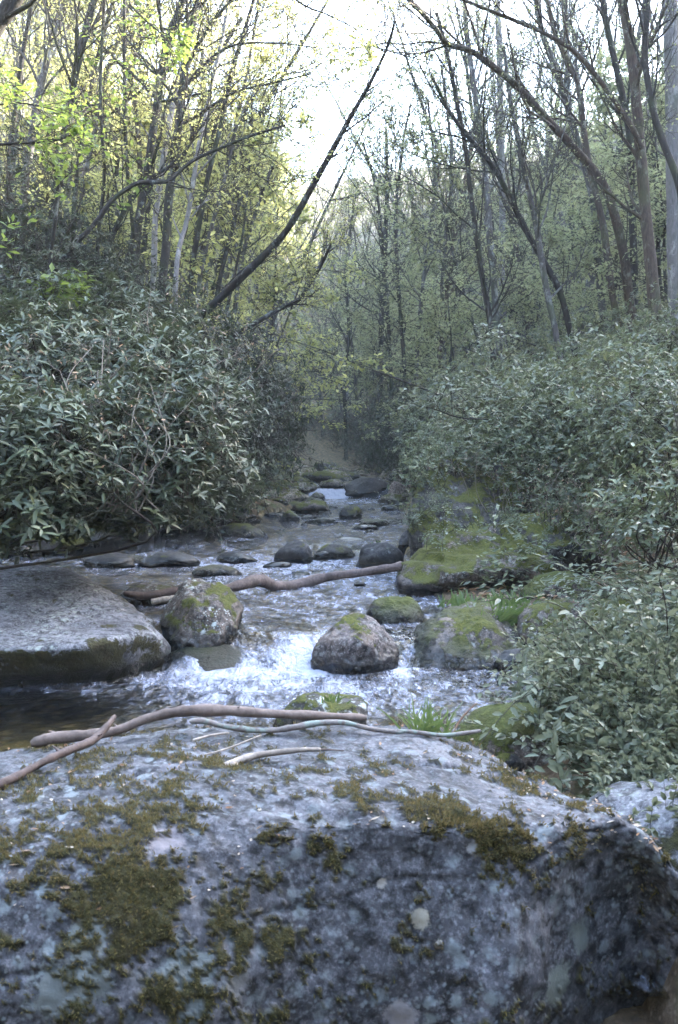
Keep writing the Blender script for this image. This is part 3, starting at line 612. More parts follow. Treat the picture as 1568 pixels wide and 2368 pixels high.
# ------------------------------------------------------------------ sticks and the log
def stick(name, px, Y, wpx, mat, label, cat='branch', seed=1, n_=60, knots=.15, side=()):
    rs = np.random.RandomState(seed); Y = np.interp(np.linspace(0, 1, len(px)), np.linspace(0, 1, len(Y)), Y)
    p_ = np.array([P(a, b, y) for (a, b), y in zip(px, Y)])
    r_ = np.interp(np.linspace(0, 1, len(px)), np.linspace(0, 1, len(wpx)), wpx) * Y / F / 2
    c, r = smooth_line(p_, n_, r_)
    q_ = c * 9 + seed; r = r * (1 + knots * noise3(q_ * 1.3) + .5 * knots * noise3(q_ * 5))
    r[0] *= .55; r[-1] *= .55
    mb = MB(); tubes(mb, c[None], r[None], 12, cap=True)
    v = mb.v[0]; v += .06 * np.repeat(r, 12)[:, None] * rs.normal(size=v.shape) * .6
    for (t, dx, dy, dz, ln, rr) in side:
        b_ = c[int(t * (n_ - 1))]; d = np.array([dx, dy, dz]); s_ = np.stack([b_, b_ + d * ln * .5 + np.array([0, 0, .1 * ln]), b_ + d * ln])
        tubes(mb, smooth_line(s_, 6)[None], np.linspace(rr, rr * .3, 6)[None], 6)
    base = c[0].copy(); mb.v = [x - base for x in mb.v]
    o = mb.build(name, mat); o.location = base; tag(o, label, cat); return o
stick('branch', [(72, 1720), (130, 1706), (220, 1698), (280, 1686), (340, 1662), (420, 1645), (520, 1643), (620, 1650), (740, 1655), (848, 1660)], [2.83, 2.86, 2.9, 2.93, 2.96], [26, 27, 24, 25, 26, 24, 20, 16], M['drift'], 'long bare reddish-brown branch lying along the back edge of the front boulder', seed=2, knots=.3, side=[(.12, -.6, .1, .35, .05, .006), (.47, .5, .2, .6, .035, .007), (.7, .4, -.3, .5, .03, .005), (.33, -.5, .3, .5, .028, .006)])
stick('branch', [(-60, 1838), (30, 1800), (100, 1762), (160, 1735), (215, 1712), (245, 1682), (266, 1655)], [2.38, 2.54, 2.7, 2.84], [24, 21, 19, 20, 17, 10], M['drift_dark'], 'dark crooked branch crossing over the left end of the long bare branch', seed=3, knots=.3, side=[(.45, -.6, .2, .5, .04, .005), (.7, .6, -.1, .4, .03, .005)])
stick('branch', [(438, 1668), (475, 1668), (520, 1680), (610, 1690), (680, 1682), (740, 1672), (800, 1672), (860, 1686), (930, 1694)], [2.86, 2.9, 2.9, 2.92], [12, 15, 15, 14, 13, 12], M['drift_lichen'], 'branch with grey-green lichen parallel to the long bare branch', seed=4, knots=.3)
stick('branch', [(490, 1786), (530, 1768), (580, 1750), (640, 1740), (700, 1734), (742, 1733)], [2.52, 2.62, 2.66], [14, 18, 16, 12, 10], M['drift_pale'], 'short pale peeled stick on the mossy top of the front boulder', seed=5)
stick('twig', [(742, 1733), (770, 1734), (796, 1736)], [2.66, 2.68], [5, 3], M['drift_dark'], 'thin dark twig at the tip of the short pale stick', seed=15, n_=20)
stick('twig', [(472, 1746), (520, 1733), (560, 1718), (604, 1700)], [2.62, 2.74], [5, 4], M['drift_pale'], 'thin grey twig above the short pale stick', seed=6, n_=30)
stick('twig', [(446, 1712), (490, 1700), (530, 1694)], [2.72, 2.8], [7, 4], M['drift_pale'], 'short bark sliver left of the thin grey twig', seed=7, n_=30)
stick('branch', [(915, 1690), (960, 1693), (1020, 1700), (1070, 1696), (1112, 1690)], [2.92, 2.96], [9, 11, 9], M['drift_lichen'], 'short lichened branch at the right end of the lichen branch, by the grass tuft', seed=8)
stick('stem', [(1046, 1698), (1068, 1660), (1105, 1622)], [2.95, 3.1], [3, 4, 2], M['litter'], 'dry orange stem sticking up beside the grass tuft', 'stem', seed=9, n_=20)
stick('log', [(505, 1366), (560, 1352), (600, 1342), (640, 1356), (690, 1352), (760, 1334), (850, 1322), (938, 1308)], [8.05, 8.25, 8.5, 8.75, 8.75, 8.6], [20, 26, 30, 26, 27, 22, 20, 22], M['log'], 'weathered log lying across the stream above the rapid', 'log', seed=10, side=[(.35, -.3, -.2, .9, .09, .03)])
stick('log', [(285, 1372), (340, 1378), (400, 1368), (450, 1370)], [7.6, 7.9], [12, 22, 20, 18], M['drift_dark'], 'broken dark log end lodged behind the upright rock', 'log', seed=12)
stick('branch', [(350, 1392), (385, 1386), (430, 1380)], [7.25, 7.35], [14, 16, 12], M['drift_pale'], 'short pale piece of driftwood under the broken log end', seed=13)
stick('branch', [(1175, 1500), (1230, 1480), (1265, 1458), (1290, 1448)], [6.6, 6.9], [5, 7, 6], M['drift_dark'], 'thin crooked branch across the flat brown rock', seed=16)
stick('branch', [(1180, 1535), (1250, 1528), (1340, 1522), (1420, 1508)], [6.3, 6.5], [6, 8, 7, 5], M['drift_lichen'], 'grey branch along the right pool edge', seed=17)
stick('twig', [(868, 1712), (948, 1720)], [2.9, 2.9], [4, 3], M['drift_pale'], 'pale twig on the right back edge of the front boulder', seed=18, n_=12)
# ------------------------------------------------------------------ trees
def gz(x, y): return float(ground(np.array([x]), np.array([y]))[0])

def branching(rs, trunk, trad, nl, tmin, ang, llen, lup, ns, nt, leafn, lsize, wood, crown, flat=1., leafflat=.5, twr=.0045, shape='round', tmat=1, lwid=.5, seg=5, lrfac=.42):
    """limbs, boughs, twigs and leaves on the line of a trunk; wood goes to one mesh, twigs and leaves to the crown's"""
    T, R = trunk[None], trad[None]
    s, d, t, pr = kids(rs, T, R, nl, tmin, .98, ang, flat)
    if shape == 'round': f = .35 + .65 * np.sin(np.clip((t - tmin) / (1.02 - tmin), 0, 1) * math.pi * .8 + .35)
    else: f = 1.05 - .75 * (t - tmin) / (1 - tmin)
    L = llen * f * (.65 + .6 * rs.rand(len(s)))
    lp = grow(rs, s, d, L, 7, .13, lup); lr = (pr * lrfac)[:, None] * np.linspace(1, .22, 7)[None]; lr = np.maximum(lr, twr)
    tubes(wood, lp, lr, seg)
    s2, d2, t2, pr2 = kids(rs, lp, lr, ns, .2, 1, .75, flat); par = np.repeat(L, ns)
    L2 = par * (.25 + .35 * rs.rand(len(s2))) * (1.1 - .6 * t2)
    p2 = grow(rs, s2, d2, L2, 5, .16, lup * .8); r2 = np.maximum((pr2 * .6)[:, None] * np.linspace(1, .3, 5)[None], twr * .8)
    tubes(crown, p2, r2, 3, tmat)
    s3, d3, t3, pr3 = kids(rs, p2, r2, nt, .15, 1, .8, flat); L3 = (.12 + .5 * rs.rand(len(s3))) * np.repeat(L2, nt) * .75 + .08
    p3 = grow(rs, s3, d3, L3, 3, .2, lup * .5); r3 = np.repeat((np.array([1, .8, .5]) * twr * .75)[None], len(p3), 0)
    tubes(crown, p3, r3, 3, tmat)
    n_ = len(p3) * leafn
    if n_:
        i = np.repeat(np.arange(len(p3)), leafn); k = rs.rand(n_)[:, None]
        a, b, c = p3[i, 0], p3[i, 1], p3[i, 2]
        pos = np.where(k < .5, a + (b - a) * k * 2, b + (c - b) * (k * 2 - 1)) + rs.normal(size=(n_, 3)) * lsize * .35
        ax = nrm(nrm(c - a) * .6 + rs.normal(size=(n_, 3)) * np.array([1, 1, .5]) - np.array([0, 0, .15])); no = nrm(rs.normal(size=(n_, 3)) * leafflat + np.array([0, 0, 1]))
        ln = lsize * (.6 + .8 * rs.rand(n_)); leaves(crown, pos, ax, no, ln, ln * lwid, 0, rs.rand(n_))

def traced_tree(px, Y, wpx, bark, label, seed, nl=14, tmin=.3, llen=2.3, ang=.75, lup=.10, ns=8, nt=6, leafn=3, lsize=.045, leaf='spring', ext=3.5, name='tree', forks=(), flat=1., shape='round'):
    rs = np.random.RandomState(seed)
    Ys = np.interp(np.linspace(0, 1, len(px)), np.linspace(0, 1, len(Y)), Y)
    pts = [P(a, b, y) for (a, b), y in zip(px, Ys)]; wr = list(1.27 * np.interp(np.linspace(0, 1, len(px)), np.linspace(0, 1, len(wpx)), wpx) * Ys / F / 2)
    d = pts[0] - pts[1]; d = d / max(.2, abs(d[2])); x0, y0 = pts[0][0], pts[0][1]
    for it in range(40):                                      # run the foot down to the ground
        q_ = pts[0] + d * it * .15 * np.array([1, 1, 1]) 
        if q_[2] < gz(q_[0], q_[1]): break
    if it > 0: pts.insert(0, q_ - np.array([0, 0, .15])); wr.insert(0, wr[0] * 1.25)
    if px[-1][1] < 30 and ext:
        d = nrm(pts[-1] - pts[-2]); d = nrm(d + np.array([0, 0, .25])); pts.append(pts[-1] + d * ext * .5); wr.append(wr[-1] * .6); pts.append(pts[-1] + nrm(d + np.array([0, 0, .3])) * ext * .5); wr.append(.012)
    c, r = smooth_line(pts, 46, wr); q_ = c * .9 + seed; c = c + .035 * np.stack([noise3(q_), noise3(q_ + 50), 0 * r], 1) * (r / r.max())[:, None]
    base = c[0].copy(); wood = MB(); crown = MB()
    rr = r * (1 + .10 * noise3(c * 4)); rr[:3] *= np.array([1.5, 1.22, 1.08]); tubes(wood, c[None], rr[None], 10)
    branching(rs, c, r, nl, tmin, ang, llen, lup, ns, nt, leafn, lsize, wood, crown, flat=flat, shape=shape)
    for fk in forks:                                          # big forks: (px list, Y, wpx)
        fp = np.array([P(a, b, y) for (a, b), y in zip(fk[0], np.linspace(fk[1][0], fk[1][-1], len(fk[0])))]); fr = np.interp(np.linspace(0, 1, len(fp)), [0, 1], fk[2]) * fk[1][0] / F / 2
        fc, fr = smooth_line(fp, 24, fr); tubes(wood, fc[None], fr[None], 8)
        branching(rs, fc, fr, max(4, nl // 2), .15, ang, llen * .8, lup, ns, nt, leafn, lsize, wood, crown, flat=flat, shape=shape, lrfac=.5)
    for m_ in (wood, crown): m_.v = [v - base for v in m_.v]
    root = tag(empty(name, base), label, 'tree'); wood.build('trunk', M[bark], root); crown.build('crown', [M[leaf], M['twig']], root, smooth=False)
    return root

TT = traced_tree
# left bank
TT([(105, 610), (127, 475), (145, 350), (160, 235), (185, 115), (217, 0)], [13, 14], [17, 15, 14, 13], 'bark_dark', 'dark trunk with lichen leaning right, second from the left of the near left trees', 1, leafn=2)
TT([(55, 480), (70, 330), (90, 210), (115, 115), (152, 0)], [15, 16], [14, 12], 'bark_grey', 'slanting grey trunk nearest the left edge, its top leaning right', 2)
TT([(-30, 110), (0, 55), (45, -10)], [9, 9], [26, 22], 'bark_dark', 'thick leaning trunk cutting the top left corner', 3, nl=3, leafn=1)
TT([(222, 640), (228, 520), (240, 400), (232, 200), (235, 100), (241, 0)], [12, 12], [7, 6, 5], 'bark_dark', 'thin wavy sapling with broad fresh leaves between the two left dark trunks', 4, nl=16, leaf='spring_bright', lsize=.08, leafn=3, llen=1.0, ns=4, nt=3, ang=1.2, flat=.4, lup=0)
TT([(306, 520), (297, 400), (290, 300), (285, 150), (288, 0)], [13, 13], [7, 6], 'bark_dark', 'thin upright sapling with broad fresh leaves left of the paired dark trunks', 5, nl=16, leaf='spring_bright', lsize=.08, leafn=3, llen=1.0, ns=4, nt=3, ang=1.2, flat=.4, lup=0)
TT([(268, 710), (300, 600), (320, 500), (340, 390), (360, 260), (372, 175), (395, 75), (421, 0)], [13, 14.5], [17, 15, 14, 12], 'bark_dark', 'tall dark trunk, left one of the pair in the upper left', 6, nl=14, leafn=2)
TT([(371, 740), (382, 575), (395, 425), (412, 300), (425, 175), (436, 90), (458, 0)], [13, 14.5], [17, 15, 15, 12], 'bark_dark', 'tall dark trunk, right one of the pair, forking at the top', 7, nl=14, leafn=2, forks=[([(426, 165), (455, 110), (490, 55), (530, 5), (560, -30)], [14.4], (9, 6)), ([(430, 200), (470, 150), (540, 105), (640, 100), (730, 110)], [14.4], (8, 3)), ([(415, 290), (460, 265), (540, 215), (640, 190), (720, 170)], [14.4], (8, 3))])
TT([(350, 700), (360, 500), (385, 325), (402, 230), (420, 150), (445, 60), (470, -10)], [17, 18], [11, 10, 9], 'bark_pale', 'pale lichened trunk showing between the paired dark trunks', 8, nl=9)
TT([(400, 790), (410, 600), (435, 500), (460, 350), (490, 200), (530, 0)], [15, 17], [10, 8, 7], 'bark_pale', 'slim pale trunk right of the paired dark trunks', 9, nl=9)
TT([(455, 700), (470, 600), (500, 480), (535, 350), (556, 240), (580, 120), (600, 0)], [19, 20], [8, 7, 5], 'bark_grey', 'slim grey trunk leaning right beyond the slim pale trunk', 10, nl=12)
TT([(415, 778), (450, 745), (500, 700), (560, 640), (600, 600), (650, 548), (690, 490), (740, 400), (775, 335), (800, 290), (835, 230), (865, 175), (895, 110), (908, 70), (913, 48)], [14, 13.5, 13], [15, 14, 12, 9, 6, 4], 'bark_dark', 'long bare tree bowing right across the stream into the open sky', 11, nl=7, tmin=.55, leafn=1, llen=1.0, ext=0, ns=5, nt=3, ang=.6, forks=[([(500, 700), (530, 655), (560, 625), (600, 600), (640, 575)], [14], (5, 2)), ([(890, 122), (868, 100), (880, 70), (905, 30)], [13], (3, 1.5)), ([(905, 100), (935, 130), (965, 145)], [13], (3, 1.5)), ([(912, 48), (925, 30), (950, 20)], [13], (2.5, 1.5))])
TT([(600, 740), (650, 712), (692, 690), (720, 650), (745, 610), (765, 565)], [17, 17], [9, 8, 4], 'bark_dark', 'small bent tree below the long bowing tree', 12, nl=8, tmin=.4, llen=1.3, ext=0)
TT([(135, 620), (180, 560), (225, 510), (255, 468), (290, 440), (320, 424), (355, 422), (392, 418), (420, 392), (452, 368), (510, 342), (580, 314), (660, 290)], [11, 12], [10, 9, 8, 6, 4], 'bark_dark', 'crooked dark bough arching right across the left trunks', 13, nl=12, tmin=.45, leafn=2, llen=1.6, ang=.8, lup=.02, ext=0, flat=.6)
TT([(205, 700), (235, 620), (270, 520), (330, 430), (400, 380)], [12, 12.5], [11, 9, 6], 'bark_dark', 'dark crooked stem crossing behind the arching bough', 14, nl=8, leafn=2, llen=1.3, ext=0)
TT([(120, 600), (132, 500), (135, 425), (147, 430), (138, 400), (135, 330)], [10.5, 10.5], [6, 5], 'bark_dark', 'thin kinked stem in front of the left dark trunk', 15, nl=4, leafn=2, llen=.7, ext=0)
for i, (pp, yy, ww) in enumerate([([(480, 640), (500, 540), (520, 430), (555, 300), (575, 230)], 24, 6), ([(500, 640), (520, 560), (545, 470), (570, 380), (590, 310)], 26, 6), ([(520, 640), (540, 560), (560, 480), (590, 400)], 28, 5), ([(440, 640), (462, 480), (492, 320), (525, 190)], 22, 7), ([(180, 560), (195, 420), (218, 300), (250, 160), (300, 0)], 19, 7), ([(330, 620), (350, 420), (360, 330), (400, 230), (500, 130), (560, 40)], 20, 7), ([(20, 480), (40, 260), (60, 120), (70, 0)], 20, 8), ([(250, 600), (262, 450), (290, 240), (330, 60), (345, 0)], 21, 8), ([(150, 560), (165, 380), (190, 220), (215, 90), (240, 0)], 22, 7)]):
    TT(pp, [yy], [ww * 1.35, ww * .9], ['bark_grey', 'bark_dark'][i % 2], ['thin leaning trunk sunlit behind the near left trees', 'dark thin trunk leaning right behind the near left trees'][i % 2], 30 + i, nl=12, llen=2.4, leafn=4, ext=3, lsize=.085)['group'] = 'thin leaning trunks on the left slope'
for i, (pp, yy, ww, b_, lb) in enumerate([
    ([(20, 470), (28, 330), (45, 180), (62, 60), (75, 0)], 17, 9, 'bark_dark', 'slim dark trunk closest to the left edge behind the slanting grey one'),
    ([(170, 560), (178, 430), (196, 300), (222, 150), (262, 0)], 16, 8, 'bark_dark', 'slim dark trunk between the lichened dark trunk and the wavy sapling'),
    ([(310, 660), (322, 520), (345, 360), (368, 230), (398, 90), (430, -10)], 18, 8, 'bark_dark', 'slim dark trunk rising just behind the paired dark trunks'),
    ([(432, 700), (448, 580), (478, 430), (508, 290), (540, 150), (585, 0)], 18, 9, 'bark_dark', 'slim dark trunk right of the slim pale trunk'),
    ([(500, 700), (520, 600), (548, 480), (585, 360), (605, 280)], 21, 8, 'bark_dark', 'short dark trunk just above the foot of the long bowing tree'),
    ([(545, 700), (560, 600), (590, 490), (632, 380)], 24, 7, 'bark_grey', 'thin grey trunk showing under the long bowing tree')]):
    TT(pp, [yy], [ww * 1.1, ww, ww * .7], b_, lb, 120 + i, nl=14, llen=2.2, leafn=2, ext=3, tmin=.4)
# right bank
TT([(1324, 790), (1294, 675), (1249, 590), (1199, 500), (1169, 440), (1134, 380), (1084, 320), (1040, 260), (1000, 180)], [17, 16], [12, 11, 9, 5], 'bark_dark', 'dark stem arching left in front of the straight grey trunk', 51, nl=12, leafn=1, llen=2., ext=0, leaf='spring_cool')
TT([(1463, 760), (1450, 640), (1439, 575), (1414, 475), (1384, 410), (1324, 340), (1259, 270), (1194, 200), (1134, 150), (1090, 118), (1034, 100), (1010, 70), (975, 30), (940, -5)], [17, 15], [17, 16, 13, 10, 7], 'bark_brown', 'long brown trunk arching left high over the stream', 52, nl=16, leafn=1, llen=2.2, ext=0, leaf='spring_cool', tmin=.45)
TT([(1468, 330), (1440, 265), (1379, 175), (1329, 120), (1280, 88), (1234, 65), (1134, 25), (1084, 5), (1020, -20)], [15, 14.5], [13, 11, 10, 8], 'bark_dark', 'uppermost dark bough arching left from the thick brown trunk', 53, nl=12, leafn=1, llen=1.8, ext=0, leaf='spring_cool', tmin=.3) if 0 else None
TT([(1512, 700), (1500, 560), (1489, 450), (1474, 275), (1459, 125), (1439, 0)], [15, 15.5], [22, 19, 16], 'bark_brown', 'thick brown lichened trunk with an arching bough at the right', 54, nl=12, leafn=1, llen=1.8, leaf='spring_cool', forks=[([(1485, 345), (1465, 300), (1440, 262), (1379, 175), (1329, 120), (1280, 88), (1234, 65), (1134, 25), (1084, 5), (1020, -20)], [15, 14.5], (13, 7))])
TT([(1145, 870), (1137, 780), (1129, 725), (1109, 600), (1089, 450), (1079, 350), (1054, 225), (1034, 125), (1010, 30)], [16, 16.5], [12, 10, 8, 6], 'bark_dark', 'wavy dark trunk nearest the middle of the right trees', 55, nl=14, leafn=1, leaf='spring_cool')
TT([(1146, 720), (1129, 500), (1119, 375), (1104, 250), (1085, 120), (1075, 0)], [22, 23], [13, 11, 8], 'bark_grey', 'grey trunk just right of the wavy dark trunk', 56, nl=10, leaf='spring_cool')
TT([(1162, 715), (1161, 450), (1156, 200), (1151, 0)], [26, 26], [12, 11, 10], 'bark_pale', 'straight smooth pale grey trunk in the right wood', 57, nl=6, tmin=.6, leaf='spring_cool')
TT([(1308, 900), (1285, 760), (1264, 675), (1244, 550), (1224, 450), (1204, 350), (1179, 225), (1165, 110)], [16, 17], [12, 11, 9, 6], 'bark_grey', 'grey trunk leaning left, crossing the arching dark stem', 58, nl=12, leafn=1, leaf='spring_cool')
TT([(1322, 760), (1322, 600), (1320, 420), (1316, 250), (1310, 100), (1305, 0)], [27, 27], [11, 10], 'bark_grey', 'upright grey trunk behind the leaning grey trunk', 59, nl=8, tmin=.5, leaf='spring_cool')
TT([(1400, 770), (1384, 600), (1370, 450), (1340, 340), (1300, 210), (1260, 90), (1240, 0)], [20, 20], [14, 12, 9], 'bark_grey', 'grey trunk leaning left beside the long arching brown trunk', 60, nl=12, leaf='spring_cool')
TT([(1562, 700), (1559, 500), (1556, 300), (1550, 50), (1548, 0)], [16, 16], [28, 26, 24], 'bark_pale', 'thick smooth mauve-grey trunk at the right edge', 61, nl=5, tmin=.7, leaf='spring_cool')
TT([(1585, 560), (1568, 425), (1534, 325), (1509, 240), (1494, 125), (1500, 0)], [13.5, 14], [14, 12, 11], 'bark_dark', 'dark trunk leaning left across the thick mauve-grey trunk', 62, nl=10, leafn=1, leaf='spring_cool')
TT([(1470, 740), (1462, 560), (1459, 450), (1454, 300), (1429, 175), (1404, 65), (1395, 0)], [18, 18], [14, 13, 9], 'bark_dark', 'dark trunk left of the thick brown lichened trunk', 63, nl=12, leafn=1, leaf='spring_cool')
TT([(1430, 760), (1410, 640), (1395, 520), (1362, 380), (1349, 300), (1335, 190), (1290, 90), (1265, 0)], [18, 18.5], [13, 12, 8], 'bark_brown', 'brown trunk between the two grey leaning trunks', 64, nl=12, leafn=1, leaf='spring_cool')
TT([(1540, 760), (1524, 620), (1518, 450), (1512, 330), (1515, 200)], [20, 20], [8, 7, 4], 'bark_dark', 'slim dark trunk just right of the thick brown one', 65, nl=8, leafn=2, ext=0, leaf='spring_cool')
# middle
for i, (pp, yy, ww, b_, lb) in enumerate([
    ([(877, 985), (880, 800), (888, 640), (895, 480), (895, 380), (893, 300)], 32, 9, 'bark_dark', 'dark upright trunk in the middle of the view, its fan of twigs against the sky'),
    ([(907, 975), (902, 830), (895, 700), (885, 560), (870, 440), (840, 330)], 31, 7, 'bark_dark', 'slim dark trunk standing just right of the middle upright one'),
    ([(935, 880), (928, 760), (918, 620), (915, 480), (930, 350), (950, 240)], 29, 7, 'bark_dark', 'slim dark trunk between the middle trunks and the right wood'),
    ([(800, 1000), (798, 900), (806, 760), (800, 620), (815, 500), (830, 420)], 36, 6, 'bark_dark', 'thin dark trunk left of the middle upright one'),
    ([(825, 1000), (822, 880), (812, 760), (830, 640), (820, 540)], 38, 5, 'bark_grey', 'thin grey trunk between the thin dark one and the middle one'),
    ([(960, 900), (968, 760), (985, 600), (1005, 450), (1000, 330), (990, 230)], 26, 7, 'bark_grey', 'grey trunk at the left rim of the right wood'),
    ([(1030, 860), (1024, 700), (1030, 540), (1046, 400), (1035, 260), (1020, 150)], 24, 7, 'bark_grey', 'grey trunk left of the wavy dark trunk'),
    ([(745, 1000), (742, 900), (750, 780), (760, 690)], 44, 5, 'bark_grey', 'far thin trunk left of the thin dark middle trunks')]):
    TT(pp, [yy], [ww * 1.1, ww, ww * .5], b_, lb, 80 + i, nl=20, tmin=.25, llen=3.0, ns=7, nt=6, leafn=3, lsize=.08, ext=0, leaf='spring_cool', lup=.14)

# prototypes of the trees further in, then copies
def proto_tree(name, H, seed, bark, leaf, lean=.1, nl=20, llen=2.6, tmin=.35, lup=.12, ang=.8, leafn=5, lsize=.10, r0=.11, ns=6, nt=5, flat=1., leafflat=.5, shape='round'):
    rs = np.random.RandomState(seed)
    pts = [np.zeros(3) - np.array([0, 0, .4])]; d = nrm(np.array([rs.normal() * lean, rs.normal() * lean, 1.]))
    for k in range(8): d = nrm(d + rs.normal(size=3) * .07 + np.array([0, 0, .04])); pts.append(pts[-1] + d * (H + .4) / 8)
    c, r = smooth_line(pts, 30, np.linspace(r0, r0 * .12, 9)); wood, crown = MB(), MB(); tubes(wood, c[None], r[None], 8)
    branching(rs, c, r, nl, tmin, ang, llen, lup, ns, nt, leafn, lsize, wood, crown, flat=flat, leafflat=leafflat, seg=4, shape=shape, twr=.006)
    return wood.mesh('trunk', [M[bark]]), crown.mesh('crown', [M[leaf], M['twig']], smooth=False)
PT = [proto_tree('tree', 14, 300 + i, ['bark_grey', 'bark_dark', 'bark_brown', 'bark_grey', 'bark_pale'][i], 'spring', lean=.12, leafn=9, lsize=.06) for i in range(5)]
PC = [(w_, None) for w_, c_ in PT]
PR = [proto_tree('tree', 14, 340 + i, ['bark_grey', 'bark_dark', 'bark_brown', 'bark_grey', 'bark_dark'][i], 'spring_cool', lean=.12, leafn=2, lsize=.08, ns=5, nt=5) for i in range(5)]
def recolour(pair, leaf):
    c2 = pair[1].copy(); c2.materials[0] = M[leaf]; return (pair[0], c2)
PTC = PR
PS = [proto_tree('sapling', 5.5, 330 + i, 'bark_dark', 'spring_cool', lean=.25, nl=22, llen=1.9, tmin=.18, lup=.0, ang=1.35, leafn=6, lsize=.085, r0=.035, flat=.25, leafflat=.22, ns=5, nt=5, shape='cone') for i in range(4)]
PSW = [recolour(p_, 'spring') for p_ in PS]  # same saplings with the sunlit-toned leaf colour
def place(name, pair, x, y, z, s, rz, label, cat, group, tilt=(0, 0)):
    r = empty(name, (x, y, z)); r.scale = (s, s, s); r.rotation_euler = (tilt[0], tilt[1], rz); tag(r, label, cat, group)
    link('trunk', pair[0], r); link('crown', pair[1], r); return r
def top_limit(px):
    return np.interp(px, [-300, 560, 620, 700, 760, 800, 860, 940, 1000, 1060, 1700], [-900, -300, 330, 440, 455, 400, 300, 180, 0, -500, -900])
def scatter(name, protos, n_, y0, y1, pxr, H, smin, smax, label, cat, group, seed, minz=.6, bias=1.):
    rs = np.random.RandomState(seed); k = 0; tries = 0; out = []
    while k < n_ and tries < n_ * 40:
        tries += 1; y = y0 + (y1 - y0) * rs.rand() ** bias; px = pxr[0] + (pxr[1] - pxr[0]) * rs.rand(); x = (px - 784) / F * y
        xl_, xr_ = np.interp(y, YS, XL), np.interp(y, YS, XR)
        if xl_ - .5 < x < xr_ + .5: continue
        if any((x - a) ** 2 + (y - b) ** 2 < (.6 + .012 * y) ** 2 for a, b in out): continue
        z = gz(x, y); s = smin + (smax - smin) * rs.rand(); top = 1050 - (z + H * s - 1.35) / y * F; lim = top_limit(px)
        if top < lim:
            s = ((1050 - lim) / F * y + 1.35 - z) / H
            if s < smin * .45: continue
        place(name, protos[rs.randint(len(protos))], x, y, z, s, rs.rand() * 6.3, label, cat, group, (rs.normal() * .05, (-.09 if px > 784 else .12) + rs.normal() * .06)); out.append((x, y)); k += 1
scatter('tree', PT, 72, 20, 62, (-160, 620), 14, .75, 1.15, 'slender tree among many on the sunlit left slope', 'tree', 'slender trees on the left slope', 1)
scatter('tree', PTC, 62, 22, 62, (980, 1720), 14, .7, 1.1, 'slender tree among many on the shaded right slope', 'tree', 'slender trees on the right slope', 2)
scatter('tree', PTC[:3], 34, 36, 66, (600, 1000), 14, .5, .95, 'slender tree in the wood where the stream comes from', 'tree', 'slender trees up the valley', 3)
scatter('sapling', PS, 60, 17, 48, (800, 1680), 5.5, .7, 1.5, 'sapling with layered pale leaves on the right slope', 'sapling', 'saplings of the right slope', 4)
scatter('sapling', PSW, 42, 17, 50, (-80, 760), 5.5, .8, 1.6, 'sapling with layered pale leaves on the left slope', 'sapling', 'saplings of the left slope', 5)
scatter('sapling', PS, 26, 30, 55, (640, 1000), 5.5, .7, 1.5, 'sapling with layered pale leaves up the valley', 'sapling', 'saplings up the valley', 6)

# the far wood, which reads as one mass
rs = np.random.RandomState(12); protos = []
for i in range(4):
    w_, c_ = MB(), MB(); pts = np.array([[0, 0, -.5], [.2, .1, 4], [.1 * i, .3, 9], [.4, .2, 14]]); c, r = smooth_line(pts, 8, [.16, .12, .08, .03]); tubes(w_, c[None], r[None], 5)
    branching(rs, c, r, 13, .3, .8, 3.2, .12, 4, 4, 4, .30, w_, c_, twr=.015, seg=3, leafflat=.9)
    protos.append((np.concatenate(w_.v), w_, np.concatenate(c_.v), c_))
far = MB(); k = 0
fs = []
while len(fs) < 520:
    y = 60 + 210 * rs.rand() ** 1.4; x = (rs.rand() * 1750 - 90 - 784) / F * y; z = gz(x, y); s = .75 + .5 * rs.rand()
    px = 784 + x / y * F; top = 1050 - (z + 14 * s - 1.35) / y * F
    if top < np.interp(px, [0, 500, 620, 700, 780, 950, 1200, 1568], [200, 320, 390, 420, 425, 380, 330, 270]): continue
    fs.append((x, y, z, s))
for x, y, z, s in fs:
    _, w_, _, c_ = protos[rs.randint(4)]; a = rs.rand() * 6.3; R = np.array([[math.cos(a), -math.sin(a), 0], [math.sin(a), math.cos(a), 0], [0, 0, 1]])
    for src, off in ((w_, 0), (c_, 1)):
        for v, l, nn, mm, rr in zip(src.v, src.l, src.n, src.m, src.r): pass
        V = np.concatenate(src.v); L = np.concatenate(src.l); 
        far.v.append(V @ R.T * s + np.array([x, y, z])); far.l.append(L + far.k); far.n += src.n; far.r += src.r; far.k += len(V)
        far.m += [np.where(m_ == 0, 0, 1) if off else np.ones_like(m_) for m_ in src.m]
tag(far.build('distant_woods', [M['spring'], M['bark_grey']], smooth=False), 'distant spring wood covering the far hillsides', 'woods', kind='stuff')

